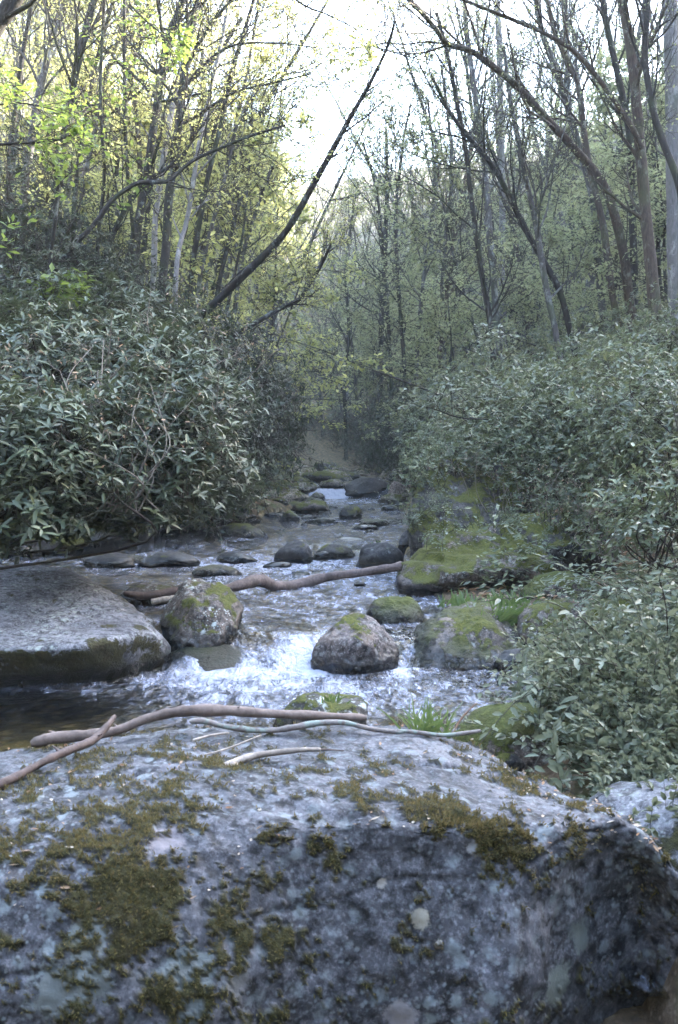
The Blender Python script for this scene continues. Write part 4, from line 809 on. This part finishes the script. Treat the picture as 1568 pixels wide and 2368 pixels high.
# ------------------------------------------------------------------ shrubs
def shrub_meshes(base, balls, nwh, seed, leaf, per=7, ln=.11, wd=.034, nst=9, fine=True, wood='twig', upa=.5, spread=1.25, shell=.35, rstem=.018, zmin=None, extra=0, droop=.12, stray=.1, outw=.5):
    """stems fan from the base into the balls (centre, radii); twigs end in whorls of leaves"""
    rs = np.random.RandomState(seed); base = np.array(base, float); W_, C_ = MB(), MB()
    C = np.array([b_[0] for b_ in balls], float); Rr = np.array([np.broadcast_to(b_[1], 3) for b_ in balls], float)
    wgt = Rr.prod(1) ** .8; wgt = wgt / wgt.sum(); i = rs.choice(len(balls), nwh, p=wgt)
    dv = nrm(rs.normal(size=(nwh, 3))); rad = (shell ** 3 + (1 - shell ** 3) * rs.rand(nwh)) ** (1 / 3.)
    lump = 1 + .4 * noise3(dv * 2.2 + i[:, None] * 7 + seed)
    E = C[i] + dv * Rr[i] * (rad * lump)[:, None]
    E = E + dv * Rr[i] * (np.where(rs.rand(nwh) < stray, .15 + .35 * rs.rand(nwh), 0) * rad)[:, None]
    if zmin is not None: E = E[E[:, 2] > zmin + .1 * rs.rand(len(E))]
    tg = C[rs.choice(len(balls), nst, p=wgt)] + rs.normal(size=(nst, 3)) * Rr.mean() * .42
    st = []
    for t in tg:
        m_ = (base + t) / 2 + rs.normal(size=3) * .18 * np.linalg.norm(t - base) * np.array([1, 1, .4]) + np.array([0, 0, .05 * np.linalg.norm(t - base)])
        st.append(smooth_line(np.array([base + rs.normal(size=3) * .08 * np.array([1, 1, 0]), m_, t]), 12))
    st = np.array(st); tubes(W_, st, np.repeat(np.linspace(rstem, rstem * .4, 12)[None], nst, 0), 6)
    pool = st[:, 3:].reshape(-1, 3); nm = max(6, len(E) // 14); mid = E[rs.choice(len(E), nm)] * .75 + C[rs.choice(len(balls), nm, p=wgt)] * .0 + .25 * pool[rs.randint(len(pool), size=nm)]
    def connect(ends, pool, r0, r1, K, seg, mbx, mi):
        d = ((ends[:, None] - pool[None]) ** 2).sum(-1); j = d.argmin(1); a = pool[j]; t = np.linspace(0, 1, K)[None, :, None]
        sag = np.linalg.norm(ends - a, axis=1)[:, None, None] * .12 * np.sin(t * math.pi)
        l = a[:, None] * (1 - t) + ends[:, None] * t - sag * np.array([0, 0, 1.]) + rs.normal(size=(len(ends), 1, 3)) * sag * .6
        tubes(mbx, l, np.repeat(np.linspace(r0, r1, K)[None], len(ends), 0), seg, mi); return l
    l1 = connect(mid, pool, rstem * .4, rstem * .22, 5, 5, W_, 0)
    l2 = connect(E, np.vstack([l1[:, 2:].reshape(-1, 3), pool]), rstem * .2, rstem * .12, 4, 3, W_, 0)
    ax = nrm(nrm(l2[:, -1] - l2[:, -2]) * .5 + nrm(E - C.mean(0)) * outw + np.array([0, 0, upa]) + rs.normal(size=E.shape) * .2)
    ref = nrm(np.cross(ax, rs.normal(size=ax.shape))); bi = np.cross(ax, ref); k = np.arange(per)
    ph = (k * 2.4)[None] + rs.rand(len(E))[:, None] * 6.3; th = spread + .36 * rs.normal(size=ph.shape)
    rd = ref[:, None] * np.cos(ph)[..., None] + bi[:, None] * np.sin(ph)[..., None]
    d = ax[:, None] * np.cos(th)[..., None] + rd * np.sin(th)[..., None]; no = ax[:, None] * np.sin(th)[..., None] - rd * np.cos(th)[..., None]
    keep = rs.rand(*ph.shape) < .8; L_ = ln * (.5 + .75 * rs.rand(*ph.shape)); Wd = wd * (.8 + .4 * rs.rand(*ph.shape)); tone = np.clip(.5 + .3 * rs.normal(size=(len(E), 1)) + .15 * rs.normal(size=ph.shape), 0, 1)
    pos = E[:, None] - ax[:, None] * (rs.rand(*ph.shape) * ln * .7)[..., None]; z_ = lambda a: a[keep]
    no = no + rs.normal(size=no.shape) * .16
    leaves(C_, z_(pos), z_(d), z_(no), z_(L_), z_(Wd), 0, z_(tone), fine=fine, droop=droop)
    if extra:                                                  # single leaves along the twigs
        i = rs.randint(len(l2), size=extra); t = rs.rand(extra)[:, None]; p_ = l2[i, 1] * (1 - t) + l2[i, -1] * t
        leaves(C_, p_, rs.normal(size=(extra, 3)), nrm(rs.normal(size=(extra, 3)) * .5 + np.array([0, 0, 1])), ln * .9, wd, 0, rs.rand(extra), fine=fine)
    for m_ in (W_, C_): m_.v = [v - base for v in m_.v]
    return W_, C_
def shrub(name, label, cat, base, balls, nwh, seed, leaf, group=None, **kw):
    W_, C_ = shrub_meshes(base, balls, nwh, seed, leaf, **kw); r = tag(empty(name, base), label, cat, group)
    W_.build('stems', M['twig'], r); C_.build('foliage', M[leaf], r); return r
def ball(px, py, Y, r): return (P(px, py, Y), r)
def bank(px, Y): x = (px - 784) / F * Y; return (x, Y, gz(x, Y) - .05)
SH = [((-3.9, 7.6, .3), [(60, 1020, 6.3, .5), (10, 1130, 6.1, .4), (-70, 980, 6.2, .5), (140, 1120, 6.3, .36), (170, 980, 6.6, .4), (60, 1190, 6.4, .25), (-40, 1210, 6.2, .25)], 900, 'large rhododendron at the left edge reaching low over the pool'),
      ((-3.6, 8.6, .35), [(220, 1040, 6.9, .45), (330, 1090, 7.0, .4), (190, 1170, 7.0, .26), (290, 1185, 7.3, .24), (400, 1000, 7.1, .34), (300, 960, 7.2, .45), (120, 1200, 7, .22)], 950, 'rhododendron with drooping tips over the left shore rocks'),
      ((-3.4, 9.2, .4), [(440, 920, 7.8, .36), (480, 1060, 8.2, .34), (528, 1120, 9.0, .3), (380, 940, 7.6, .45), (440, 1150, 8.6, .24), (505, 960, 8.2, .22), (350, 840, 8.0, .4)], 900, 'rhododendron whose pale green tips reach furthest right over the stream'),
      ((-3.8, 9.5, .5), [(80, 850, 7.8, .55), (220, 880, 8.0, .55), (-30, 900, 7.6, .55), (330, 830, 8.4, .45), (150, 770, 8.4, .4), (20, 760, 8.4, .4)], 950, 'tall rhododendron above the one at the left edge'),
      ((-3.2, 10.5, .6), [(420, 850, 9.2, .45), (300, 770, 9.4, .5), (150, 720, 9.6, .5), (20, 720, 9.6, .5), (470, 900, 9.4, .34), (380, 740, 10, .35), (230, 690, 10, .35)], 900, 'uppermost big rhododendron below the leaning left trunks')]
for i, (b_, bl, nw, lb) in enumerate(SH):
    shrub('rhododendron', lb, 'rhododendron', b_, [(P(a, b, c), (r * 1.2, r, r * .8)) for a, b, c, r in bl], nw, 400 + i, 'rhodo', nst=20, ln=.098, wd=.027, per=8, extra=700, shell=.15, stray=.25, rstem=.015, upa=1.1, outw=.3, spread=1.38)
def proto_shrub(r, nwh, seed, leaf, **kw):
    W_, C_ = shrub_meshes((0, 0, -.1), [((0, 0, r * .85), (r, r, r * .8)), ((r * .5, .1 * r, r * 1.2), r * .55), ((-r * .5, -.2 * r, r * .6), (r * .6, r * .6, r * .5))], nwh, seed, leaf, **kw)
    return W_.mesh('stems', [M['twig']]), C_.mesh('foliage', [M[leaf]])
def place_shrub(name, pair, x, y, z, s, rz, label, cat, group):
    r = empty(name, (x, y, z)); r.scale = (s, s, s); r.rotation_euler = (0, 0, rz); tag(r, label, cat, group); link('stems', pair[0], r); link('foliage', pair[1], r); return r
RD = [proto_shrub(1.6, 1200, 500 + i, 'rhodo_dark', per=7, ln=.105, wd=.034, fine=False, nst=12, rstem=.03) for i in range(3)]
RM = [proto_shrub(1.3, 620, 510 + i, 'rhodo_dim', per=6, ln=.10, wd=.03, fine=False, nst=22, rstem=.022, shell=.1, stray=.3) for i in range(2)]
LD = [proto_shrub(.75, 330, 520 + i, 'laurel', per=5, ln=.075, wd=.028, nst=14, rstem=.010, extra=500, spread=1.3, shell=.1, stray=.3, upa=1.) for i in range(4)]
LS = [proto_shrub(.42, 150, 530 + i, 'laurel', per=5, ln=.06, wd=.024, nst=10, rstem=.007, extra=200, shell=.1, stray=.3, upa=1.) for i in range(3)]
BT = [proto_shrub(.55, 150, 550 + i, 'litter', per=1, ln=.04, wd=.012, nst=16, rstem=.006, shell=.1, stray=.4) for i in range(2)]
for p_ in BT: p_[0].materials[0] = M['twig_dry']
rs = np.random.RandomState(77)
def shrubs(name, protos, pr, spots, label, cat, group, drop=True):
    for px, py, Y, s in spots:
        p_ = P(px, py, Y); g = gz(p_[0], p_[1]); z = min(p_[2] - pr * s * .95, 99)
        if z > g + .15: z = z if not drop else (g + max(0, z - g) * .0)
        sc_ = s; zs = s if not drop else max(s, (p_[2] - g) / (pr * 1.3))
        place_shrub(name, protos[rs.randint(len(protos))], p_[0], p_[1], min(g, z) if drop else z, sc_, rs.rand() * 6.3, label, cat, group).scale[2] = zs
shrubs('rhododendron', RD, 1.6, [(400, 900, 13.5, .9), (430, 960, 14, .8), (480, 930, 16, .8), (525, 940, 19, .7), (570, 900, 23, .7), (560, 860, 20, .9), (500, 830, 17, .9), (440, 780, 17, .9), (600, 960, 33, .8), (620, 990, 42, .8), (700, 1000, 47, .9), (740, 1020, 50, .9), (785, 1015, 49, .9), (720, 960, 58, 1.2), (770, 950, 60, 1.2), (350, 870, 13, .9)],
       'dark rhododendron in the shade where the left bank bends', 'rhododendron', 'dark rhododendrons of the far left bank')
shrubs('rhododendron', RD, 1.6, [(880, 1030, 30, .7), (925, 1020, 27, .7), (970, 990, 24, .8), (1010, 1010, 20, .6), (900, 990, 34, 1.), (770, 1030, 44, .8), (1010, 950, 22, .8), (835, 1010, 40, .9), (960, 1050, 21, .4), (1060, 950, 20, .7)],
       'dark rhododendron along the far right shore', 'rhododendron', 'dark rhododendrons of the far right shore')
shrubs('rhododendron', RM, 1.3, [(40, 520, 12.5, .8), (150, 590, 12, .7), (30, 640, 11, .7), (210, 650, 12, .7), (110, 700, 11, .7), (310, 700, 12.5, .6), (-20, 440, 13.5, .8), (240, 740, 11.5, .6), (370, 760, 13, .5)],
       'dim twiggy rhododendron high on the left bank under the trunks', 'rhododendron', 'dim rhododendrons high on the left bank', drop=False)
shrubs('laurel_shrub', LD, .75, [(1140, 972, 11, 0.9), (1220, 952, 11.5, 1), (1310, 962, 10.5, 1), (1400, 922, 10, 1), (1490, 932, 9.5, 1), (1580, 942, 9, 0.88), (1170, 1000, 11, 0.8), (1270, 1000, 10.8, 0.8), (1370, 1000, 10, 0.9), (1470, 1010, 8.5, 0.9), (1570, 1000, 8, 0.9), (1080, 1000, 12, 0.8),
        (1110, 952, 14, 0.97), (1240, 912, 14, 0.97), (1350, 892, 13, 1.06), (1450, 872, 12.5, 1.06), (1560, 852, 12, 1.06), (1160, 892, 17, 1.06), (1500, 792, 15, 1.06), (1590, 762, 14, 1.06), (1400, 802, 17, 1.14), (1290, 832, 18, 1.14), (1040, 952, 17, 1.1)],
       'glossy leafy shrub of the thicket on the right bank', 'shrub', 'leafy shrubs of the right bank', drop=False)
shrubs('laurel_shrub', LS, .42, [(1020, 1050, 10.4, .9), (1090, 1050, 10.3, 1.), (1160, 1045, 10.2, 1.1), (1240, 1050, 10, 1.1), (1330, 1060, 9.6, 1.1), (1430, 1070, 8.6, 1.1), (1530, 1080, 7.6, 1.2), (1000, 1090, 10.2, .7), (1080, 1090, 10.2, .8), (1290, 1085, 9.6, .9), (1400, 1110, 8.6, .9), (1500, 1180, 6.6, 1.), (1580, 1180, 6.3, 1.), (985, 1030, 12, .9)],
       'small twiggy shrub on top of the overhanging mossy boulder', 'shrub', 'small shrubs over the mossy boulder', drop=False)

shrubs('laurel_shrub', LS, .42, [(980, 1085, 9.7, .7), (1060, 1080, 9.8, .75), (1150, 1085, 9.8, .75), (1010, 1160, 9.25, .35), (1215, 1140, 9.5, .8), (1310, 1190, 8.8, .75), (1390, 1230, 8.4, .8), (1180, 1205, 8.9, .35), (960, 1200, 9.3, .3)],
       'small leafy shrub rooted on the ledges of the dark mossy block', 'shrub', 'small shrubs rooted on the mossy block', drop=False)
shrubs('bare_bush', BT, .55, [(1180, 1130, 9.6, .8), (1300, 1150, 8.8, .8), (1420, 1180, 8.0, .8), (1050, 1110, 9.9, .7), (1510, 1130, 7.8, .9), (1250, 1050, 10.4, 1.), (1120, 1040, 10.8, 1.), (1450, 1020, 9.5, 1.)],
       'nearly leafless twiggy bush among the shrubs over the mossy boulder', 'bush', 'bare twiggy bushes of the right bank', drop=False)
shrubs('bare_bush', BT, .55, [(300, 1000, 6.6, 1.), (420, 1000, 7.2, .9), (150, 900, 7, 1.1), (430, 820, 8.5, 1.1)],
       'nearly leafless twiggy bush tangled in the near left rhododendrons', 'bush', 'bare twiggy bushes of the left bank', drop=False)
# arching leafy shoots and bank plants close on the right
def shoots(nsh, seed, leaf, L=(.35, .8), nl=15, ln=.055, wd=.021, lean=(-.5, -.3), spread=.7, up=.9, arch=-.16, r=.0028, cluster=1):
    rs = np.random.RandomState(seed); W_, C_ = MB(), MB()
    d = np.stack([lean[0] + spread * rs.normal(size=nsh), lean[1] + spread * rs.normal(size=nsh), up + .25 * rs.rand(nsh)], 1)
    Ls = L[0] + (L[1] - L[0]) * rs.rand(nsh); s = rs.normal(size=(nsh, 3)) * np.array([.09, .09, 0])
    p_ = grow(rs, s, d, Ls, 9, .07, arch); tubes(W_, p_, np.repeat(np.linspace(r, r * .4, 9)[None], nsh, 0), 5)
    t = np.linspace(.22, 1, nl); n_ = nsh * nl; i = np.repeat(np.arange(nsh), nl); tt = np.tile(t, nsh) * 7.999; k = tt.astype(int); f = (tt - k)[:, None]
    pos = p_[i, k] * (1 - f) + p_[i, k + 1] * f; ax = nrm(p_[i, k + 1] - p_[i, k]); side = nrm(np.cross(ax, np.array([0, 0, 1.]))); sg = np.tile(np.where(np.arange(nl) % 2, 1., -1.), nsh)[:, None]
    no = nrm(np.cross(side, ax)); tone = np.clip(np.repeat(.2 + .6 * rs.rand(nsh), nl) + .12 * rs.normal(size=n_), 0, 1)
    for c in range(cluster):
        dd = nrm(ax * .55 + side * sg * (.9 - .8 * c / max(1, cluster)) + rs.normal(size=(n_, 3)) * .25); ln_ = ln * (1.15 - .45 * np.tile(t, nsh)) * (.8 + .4 * rs.rand(n_))
        leaves(C_, pos, dd, nrm(no + rs.normal(size=(n_, 3)) * .35), ln_, ln_ * wd / ln, 0, tone, fine=True, droop=.18)
    return W_.mesh('stems', [M['twig']]), C_.mesh('foliage', [M[leaf]])
AR = [shoots(9, 600 + i, 'herb', lean=(-.55, -.25), arch=-.2) for i in range(4)]
HB = [shoots(26, 620 + i, 'herb', L=(.12, .34), nl=9, ln=.036, wd=.018, lean=(-.1, -.2), spread=.6, arch=-.05, r=.0016, cluster=3) for i in range(4)]
FR = [shoots(12, 640 + i, 'laurel', L=(.18, .4), nl=11, ln=.05, wd=.02, lean=(-.2, -.2), spread=.8, arch=-.12) for i in range(2)]
def lim_px(py): return np.interp(py, [1200, 1300, 1400, 1500, 1580, 1640, 1700, 1760, 1830, 1900, 1960], [1340, 1350, 1400, 1400, 1290, 1330, 1340, 1300, 1350, 1430, 1560])
def bank_plants(name, protos, n_, yr, h, smin, smax, label, group, seed, cat='plant', pmax=1690, off=20):
    rs = np.random.RandomState(seed); k = 0; tries = 0
    while k < n_ and tries < 2500:
        tries += 1; y = yr[0] + (yr[1] - yr[0]) * rs.rand(); px = 1180 + (pmax - 1180) * rs.rand(); x = (px - 784) / F * y; g = gz(x, y); py = 1050 + (1.35 - g - h) / y * F; py0 = 1050 + (1.35 - g) / y * F
        if px < lim_px(py) + off or px < lim_px(py0) + off or py0 > (1985 if px < 1700 else 2500): continue
        place_shrub(name, protos[rs.randint(len(protos))], x, y, g - .02, smin + (smax - smin) * rs.rand(), rs.normal() * .6, label, cat, group); k += 1
bank_plants('arching_shrub', AR, 30, (3.9, 7.2), .4, .8, 1.25, 'arching leafy shoots hanging from the right bank towards the stream', 'arching plants of the right bank', 1, 'shrub', off=60)
bank_plants('bank_plant', HB, 130, (2.75, 5.6), .12, .8, 1.35, 'small-leaved plant in the mass beside the front boulder', 'small plants of the near right bank', 2)
bank_plants('bank_plant', HB, 60, (3.0, 5.2), .12, .9, 1.4, 'small-leaved plant high on the bank at the right edge', 'small plants at the right edge', 4, pmax=2300, off=330)
bank_plants('bank_plant', FR, 16, (4.5, 7.5), .2, .8, 1.2, 'dark-leaved low plant at the right pool edge', 'low plants at the right pool edge', 3)
for px, py, Y, s, rz in ((1560, 1260, 4.6, 1.0, .2), (1590, 1380, 4.3, 1.1, -.2), (1530, 1330, 5.2, 1.1, .1), (1600, 1180, 4.8, 1.1, .3), (1480, 1250, 6.2, 1.2, 0.), (1610, 1480, 3.9, 1.0, 0)):
    p_ = P(px, py, Y); place_shrub('arching_shrub', AR[rs.randint(4)], p_[0] + .2, p_[1], p_[2] - .28 * s, s, rz, 'long leafy shoots arching in from the right edge above the shaded rocks', 'shrub', 'long shoots at the right edge')
for px, py, Y, s in ((1000, 1235, 8.5, .8), (1040, 1200, 8.9, .8), (985, 1160, 9.0, .9), (1150, 1190, 8.4, 1.0), (1230, 1250, 8.2, .8)):
    p_ = P(px, py, Y); place_shrub('fern', FR[rs.randint(2)], p_[0], p_[1], p_[2] - .12, s, rs.rand() * 6, 'leafy tuft clinging to the face of the overhanging mossy boulder', 'plant', 'tufts on the mossy boulder')

# grass tufts
def grass(px, py, Y, n_, h, label, seed, wpx=40, lean=0, leaf='grass'):
    rs = np.random.RandomState(seed); b_ = P(px, py, Y); sp_ = wpx * Y / F; mb = MB()
    s = rs.normal(size=(n_, 3)) * np.array([sp_ * .4, sp_ * .25, 0]); d = np.stack([lean + .35 * rs.normal(size=n_), .3 * rs.normal(size=n_) - .1, np.ones(n_)], 1)
    p_ = grow(rs, s, d, h * (.5 + .7 * rs.rand(n_)), 6, .05, -.13); wd_ = .0032 * np.array([1, 1, .9, .7, .45, .05]) * Y / 3.2; sd_ = nrm(np.cross(d, np.array([0, 1, .2])))
    v = np.stack([p_ - sd_[:, None] * wd_[None, :, None], p_ + sd_[:, None] * wd_[None, :, None]], 2)
    i0 = np.arange(n_)[:, None] * 12 + np.arange(5)[None] * 2; mb.add(v.reshape(-1, 3), np.stack([i0, i0 + 1, i0 + 3, i0 + 2], -1).reshape(-1, 4), 0, np.repeat(rs.rand(n_), 5))
    o = mb.build('grass_tuft', M[leaf], smooth=False); o.location = b_; tag(o, label, 'grass tuft')
grass(985, 1700, 3.0, 60, .12, 'green grass tuft at the back right edge of the front boulder', 1, 60)
grass(770, 1622, 4.3, 14, .05, 'short grass blades on the dark mossy hump in the pool', 2, 50)
grass(1075, 1404, 7.3, 60, .13, 'pale grass tuft in the shade under the mossy overhang', 3, 70)
grass(1180, 1402, 7.2, 60, .12, 'wide grass tuft under the overhang, behind the bald-topped mossy rock', 4, 70)
grass(1150, 1440, 6.75, 170, .17, 'long drooping grass on the right side of the bald-topped mossy rock', 5, 80, lean=.7)
grass(880, 1262, 10.6, 20, .06, 'few grass blades on the smooth black stone', 6, 30)

# fresh leafy branches close at the top
def spray(px, Y, wpx, label, seed, leaf='spring_bright', nl=10, llen=.7, lsize=.08, leafn=4, ns=4, nt=2):
    rs = np.random.RandomState(seed); p_ = np.array([P(a, b, Y) for a, b in px]); r = np.linspace(wpx[0], wpx[1], len(px)) * Y / F / 2
    c, r = smooth_line(p_, 24, r); wood, crown = MB(), MB(); tubes(wood, c[None], r[None], 7)
    branching(rs, c, r, nl, .1, .9, llen, -.01, ns, nt, leafn, lsize, wood, crown, flat=.35, leafflat=.35, twr=.003, shape='cone')
    base = c[0].copy()
    for m_ in (wood, crown): m_.v = [v - base for v in m_.v]
    root = tag(empty('leafy_branch', base), label, 'branch'); wood.build('stem', M['bark_dark'], root); crown.build('leaves', [M[leaf], M['twig']], root, smooth=False)
spray([(-40, 338), (20, 333), (80, 330), (140, 322), (190, 300)], 8.5, (7, 3), 'low horizontal branch with broad fresh leaves at the left edge', 1, lsize=.068)
spray([(-40, 250), (30, 238), (90, 245), (150, 262)], 9, (5, 2), 'short branch of broad fresh leaves above the low horizontal one', 2, lsize=.068, nl=7)
spray([(640, -40), (700, 10), (760, 35), (810, 60), (850, 88)], 11, (5, 2), 'leafy twig hanging into the sky at the top middle', 3, 'spring', nl=9, llen=.9, lsize=.07, leafn=4)
spray([(300, 10), (340, 50), (370, 75), (400, 110)], 11, (5, 2), 'branch of broad fresh leaves in front of the paired dark trunks', 4, lsize=.068, nl=7)
spray([(-20, 665), (50, 640), (110, 655), (150, 668)], 9.5, (4, 2), 'bright green leafy twig above the rhododendrons at the left', 5, lsize=.09, nl=8)
spray([(1130, 970), (1060, 965), (1000, 945), (920, 930)], 9, (4, 2), 'yellow-green leafy twig pointing left from the right thicket', 6, 'herb', lsize=.055, nl=7, llen=.35)
spray([(1240, 800), (1180, 780), (1130, 770)], 9, (3, 2), 'twig with yellow fresh leaves above the right thicket', 7, 'herb', lsize=.055, nl=6, llen=.3)
spray([(1090, 960), (1030, 920), (930, 880), (860, 855)], 12, (6, 4), 'pale bare branch pointing left out of the right thicket', 8, nl=2, leafn=0)

# low growth on the forest floor that nobody could count
rs = np.random.RandomState(5); mb = MB()
for y0, y1, n_, ls in ((6, 14, 16000, .07), (14, 30, 26000, .11), (30, 62, 26000, .2)):
    y = y0 + (y1 - y0) * rs.rand(n_); px = rs.rand(n_) * 1800 - 110; x = (px - 784) / F * y
    g = ground(x, y); d = np.maximum(np.interp(y, YS, XL) - x, x - np.interp(y, YS, XR)); dens = fbm(np.stack([x, y, 0 * x], -1) * .6, 3)
    k = (d > .25) & (dens + .5 * rs.rand(n_) > .05); k &= ~((x > .5) & (y < 11) & (x < 3) & (y > 8.2)); x, y, g = x[k], y[k], g[k]; m_ = len(x)
    h = (.05 + .5 * rs.rand(m_) ** 2) * (.5 + ls * 5) * np.clip(1 + dens[k], .3, 1.6)
    for c in range(3):
        leaves(mb, np.stack([x, y, g + h], 1) + rs.normal(size=(m_, 3)) * ls * .8, rs.normal(size=(m_, 3)) * np.array([1, 1, .3]), rs.normal(size=(m_, 3)) * .4 + np.array([0, -.2, 1]), ls * (.6 + .8 * rs.rand(m_)), ls * .42, 0, rs.rand(m_))
tag(mb.build('undergrowth', M['laurel'], smooth=False), 'leafy undergrowth covering the slopes on both banks', 'undergrowth', kind='stuff')
# dead leaves and bits of bark on the front boulder
rs = np.random.RandomState(9); mb = MB(); n_ = 420; i = rs.choice(len(TOP), 6000); T_ = TOP[i]; T_ = T_[(T_[:, 2] > .38) & (T_[:, 1] > 1.95)]
T_ = T_[fbm(T_ * 3.5, 3) + .4 * rs.rand(len(T_)) > .1][:n_]
leaves(mb, T_ + np.array([0, 0, .004]), rs.normal(size=(len(T_), 3)) * np.array([1, 1, .15]), rs.normal(size=(len(T_), 3)) * .35 + np.array([0, 0, 1]), .006 + .02 * rs.rand(len(T_)) ** 2, .008, 0, rs.rand(len(T_)), fine=True, droop=-.15)
tag(mb.build('leaf_litter', M['litter'], smooth=False), 'dead leaves and bark crumbs strewn over the front boulder', 'litter', kind='stuff')
# moss cushions standing up on the front boulder
rs = np.random.RandomState(29); mf_ = mossy.reshape(-1); j = np.where((mf_ > .6) & (TOP[:, 2] > .1) & (TOP[:, 1] > 1.7))[0]; j = j[rs.randint(len(j), size=26000)]; m_ = len(j); mb = MB()
nn_ = NN.reshape(-1, 3)[j]; d_ = nrm(nn_ + rs.normal(size=(m_, 3)) * .55); pos = TOP[j] + rs.normal(size=(m_, 3)) * .003 - nn_ * .002
leaves(mb, pos, d_, rs.normal(size=(m_, 3)), .006 + .009 * rs.rand(m_), .0035, 0, rs.rand(m_)); tag(mb.build('moss', M['moss_leaf'], smooth=False), 'olive moss cushions growing in patches on the front boulder', 'moss', kind='stuff')
# dead leaves lying on the banks
rs = np.random.RandomState(31); n_ = 16000; y = 5 + 22 * rs.rand(n_) ** 1.5; x = (rs.rand(n_) * 1750 - 90 - 784) / F * y; k = np.maximum(np.interp(y, YS, XL) - x, x - np.interp(y, YS, XR)) > .12; x, y = x[k], y[k]; m_ = len(x); mb = MB()
leaves(mb, np.stack([x, y, ground(x, y) + .012], 1), rs.normal(size=(m_, 3)) * np.array([1, 1, .2]), rs.normal(size=(m_, 3)) * .4 + np.array([0, 0, 1]), .05 + .05 * rs.rand(m_), .035, 0, rs.rand(m_), fine=True)
tag(mb.build('leaf_litter', M['litter'], smooth=False), 'brown dead leaves lying over both banks under the shrubs', 'litter', kind='stuff')
# flowers over the mossy rock
rs = np.random.RandomState(19)
for i in range(14):
    p_ = P(1130 + 150 * rs.rand(), 1650 + 75 * rs.rand(), 3.88); mb = MB(); a = np.arange(4) * math.pi / 2 + rs.rand()
    leaves(mb, np.zeros((4, 3)), np.stack([np.cos(a), .3 * np.sin(a) - .2, np.sin(a)], 1), np.repeat([[0, -1., .3]], 4, 0), .006, .005, 0)
    tubes(mb, np.array([[[0, 0, 0], [.002, .004, -.02], [0, .012, -.045]]]), np.array([[.0006] * 3]), 3, 1)
    o = mb.build('flower', [M['petal'], M['grass']]); o.location = p_; tag(o, 'tiny violet flower on the rounded green mossy rock', 'flower', 'violet flowers on the mossy rock')

# ------------------------------------------------------------------ the air of the valley
mb = MB(); X_, Y_, Z_ = (-212, 212), (-44, 336), (-3, GZ.max() + 14)
v = np.array([(x, y, z) for x in X_ for y in Y_ for z in Z_], float)
mb.add(v, np.array([[0, 1, 3, 2], [4, 6, 7, 5], [0, 4, 5, 1], [2, 3, 7, 6], [0, 2, 6, 4], [1, 5, 7, 3]]))
n = NT('air'); vol = n.n('VolumePrincipled'); vol.inputs['Color'].default_value = (.86, .93, 1., 1); vol.inputs['Density'].default_value = .0011; vol.inputs['Anisotropy'].default_value = .2
n.t.links.new(vol.outputs[0], n.out.inputs[1]); tag(mb.build('haze', n.m, smooth=False), 'thin pale haze filling the valley', 'haze', kind='stuff')
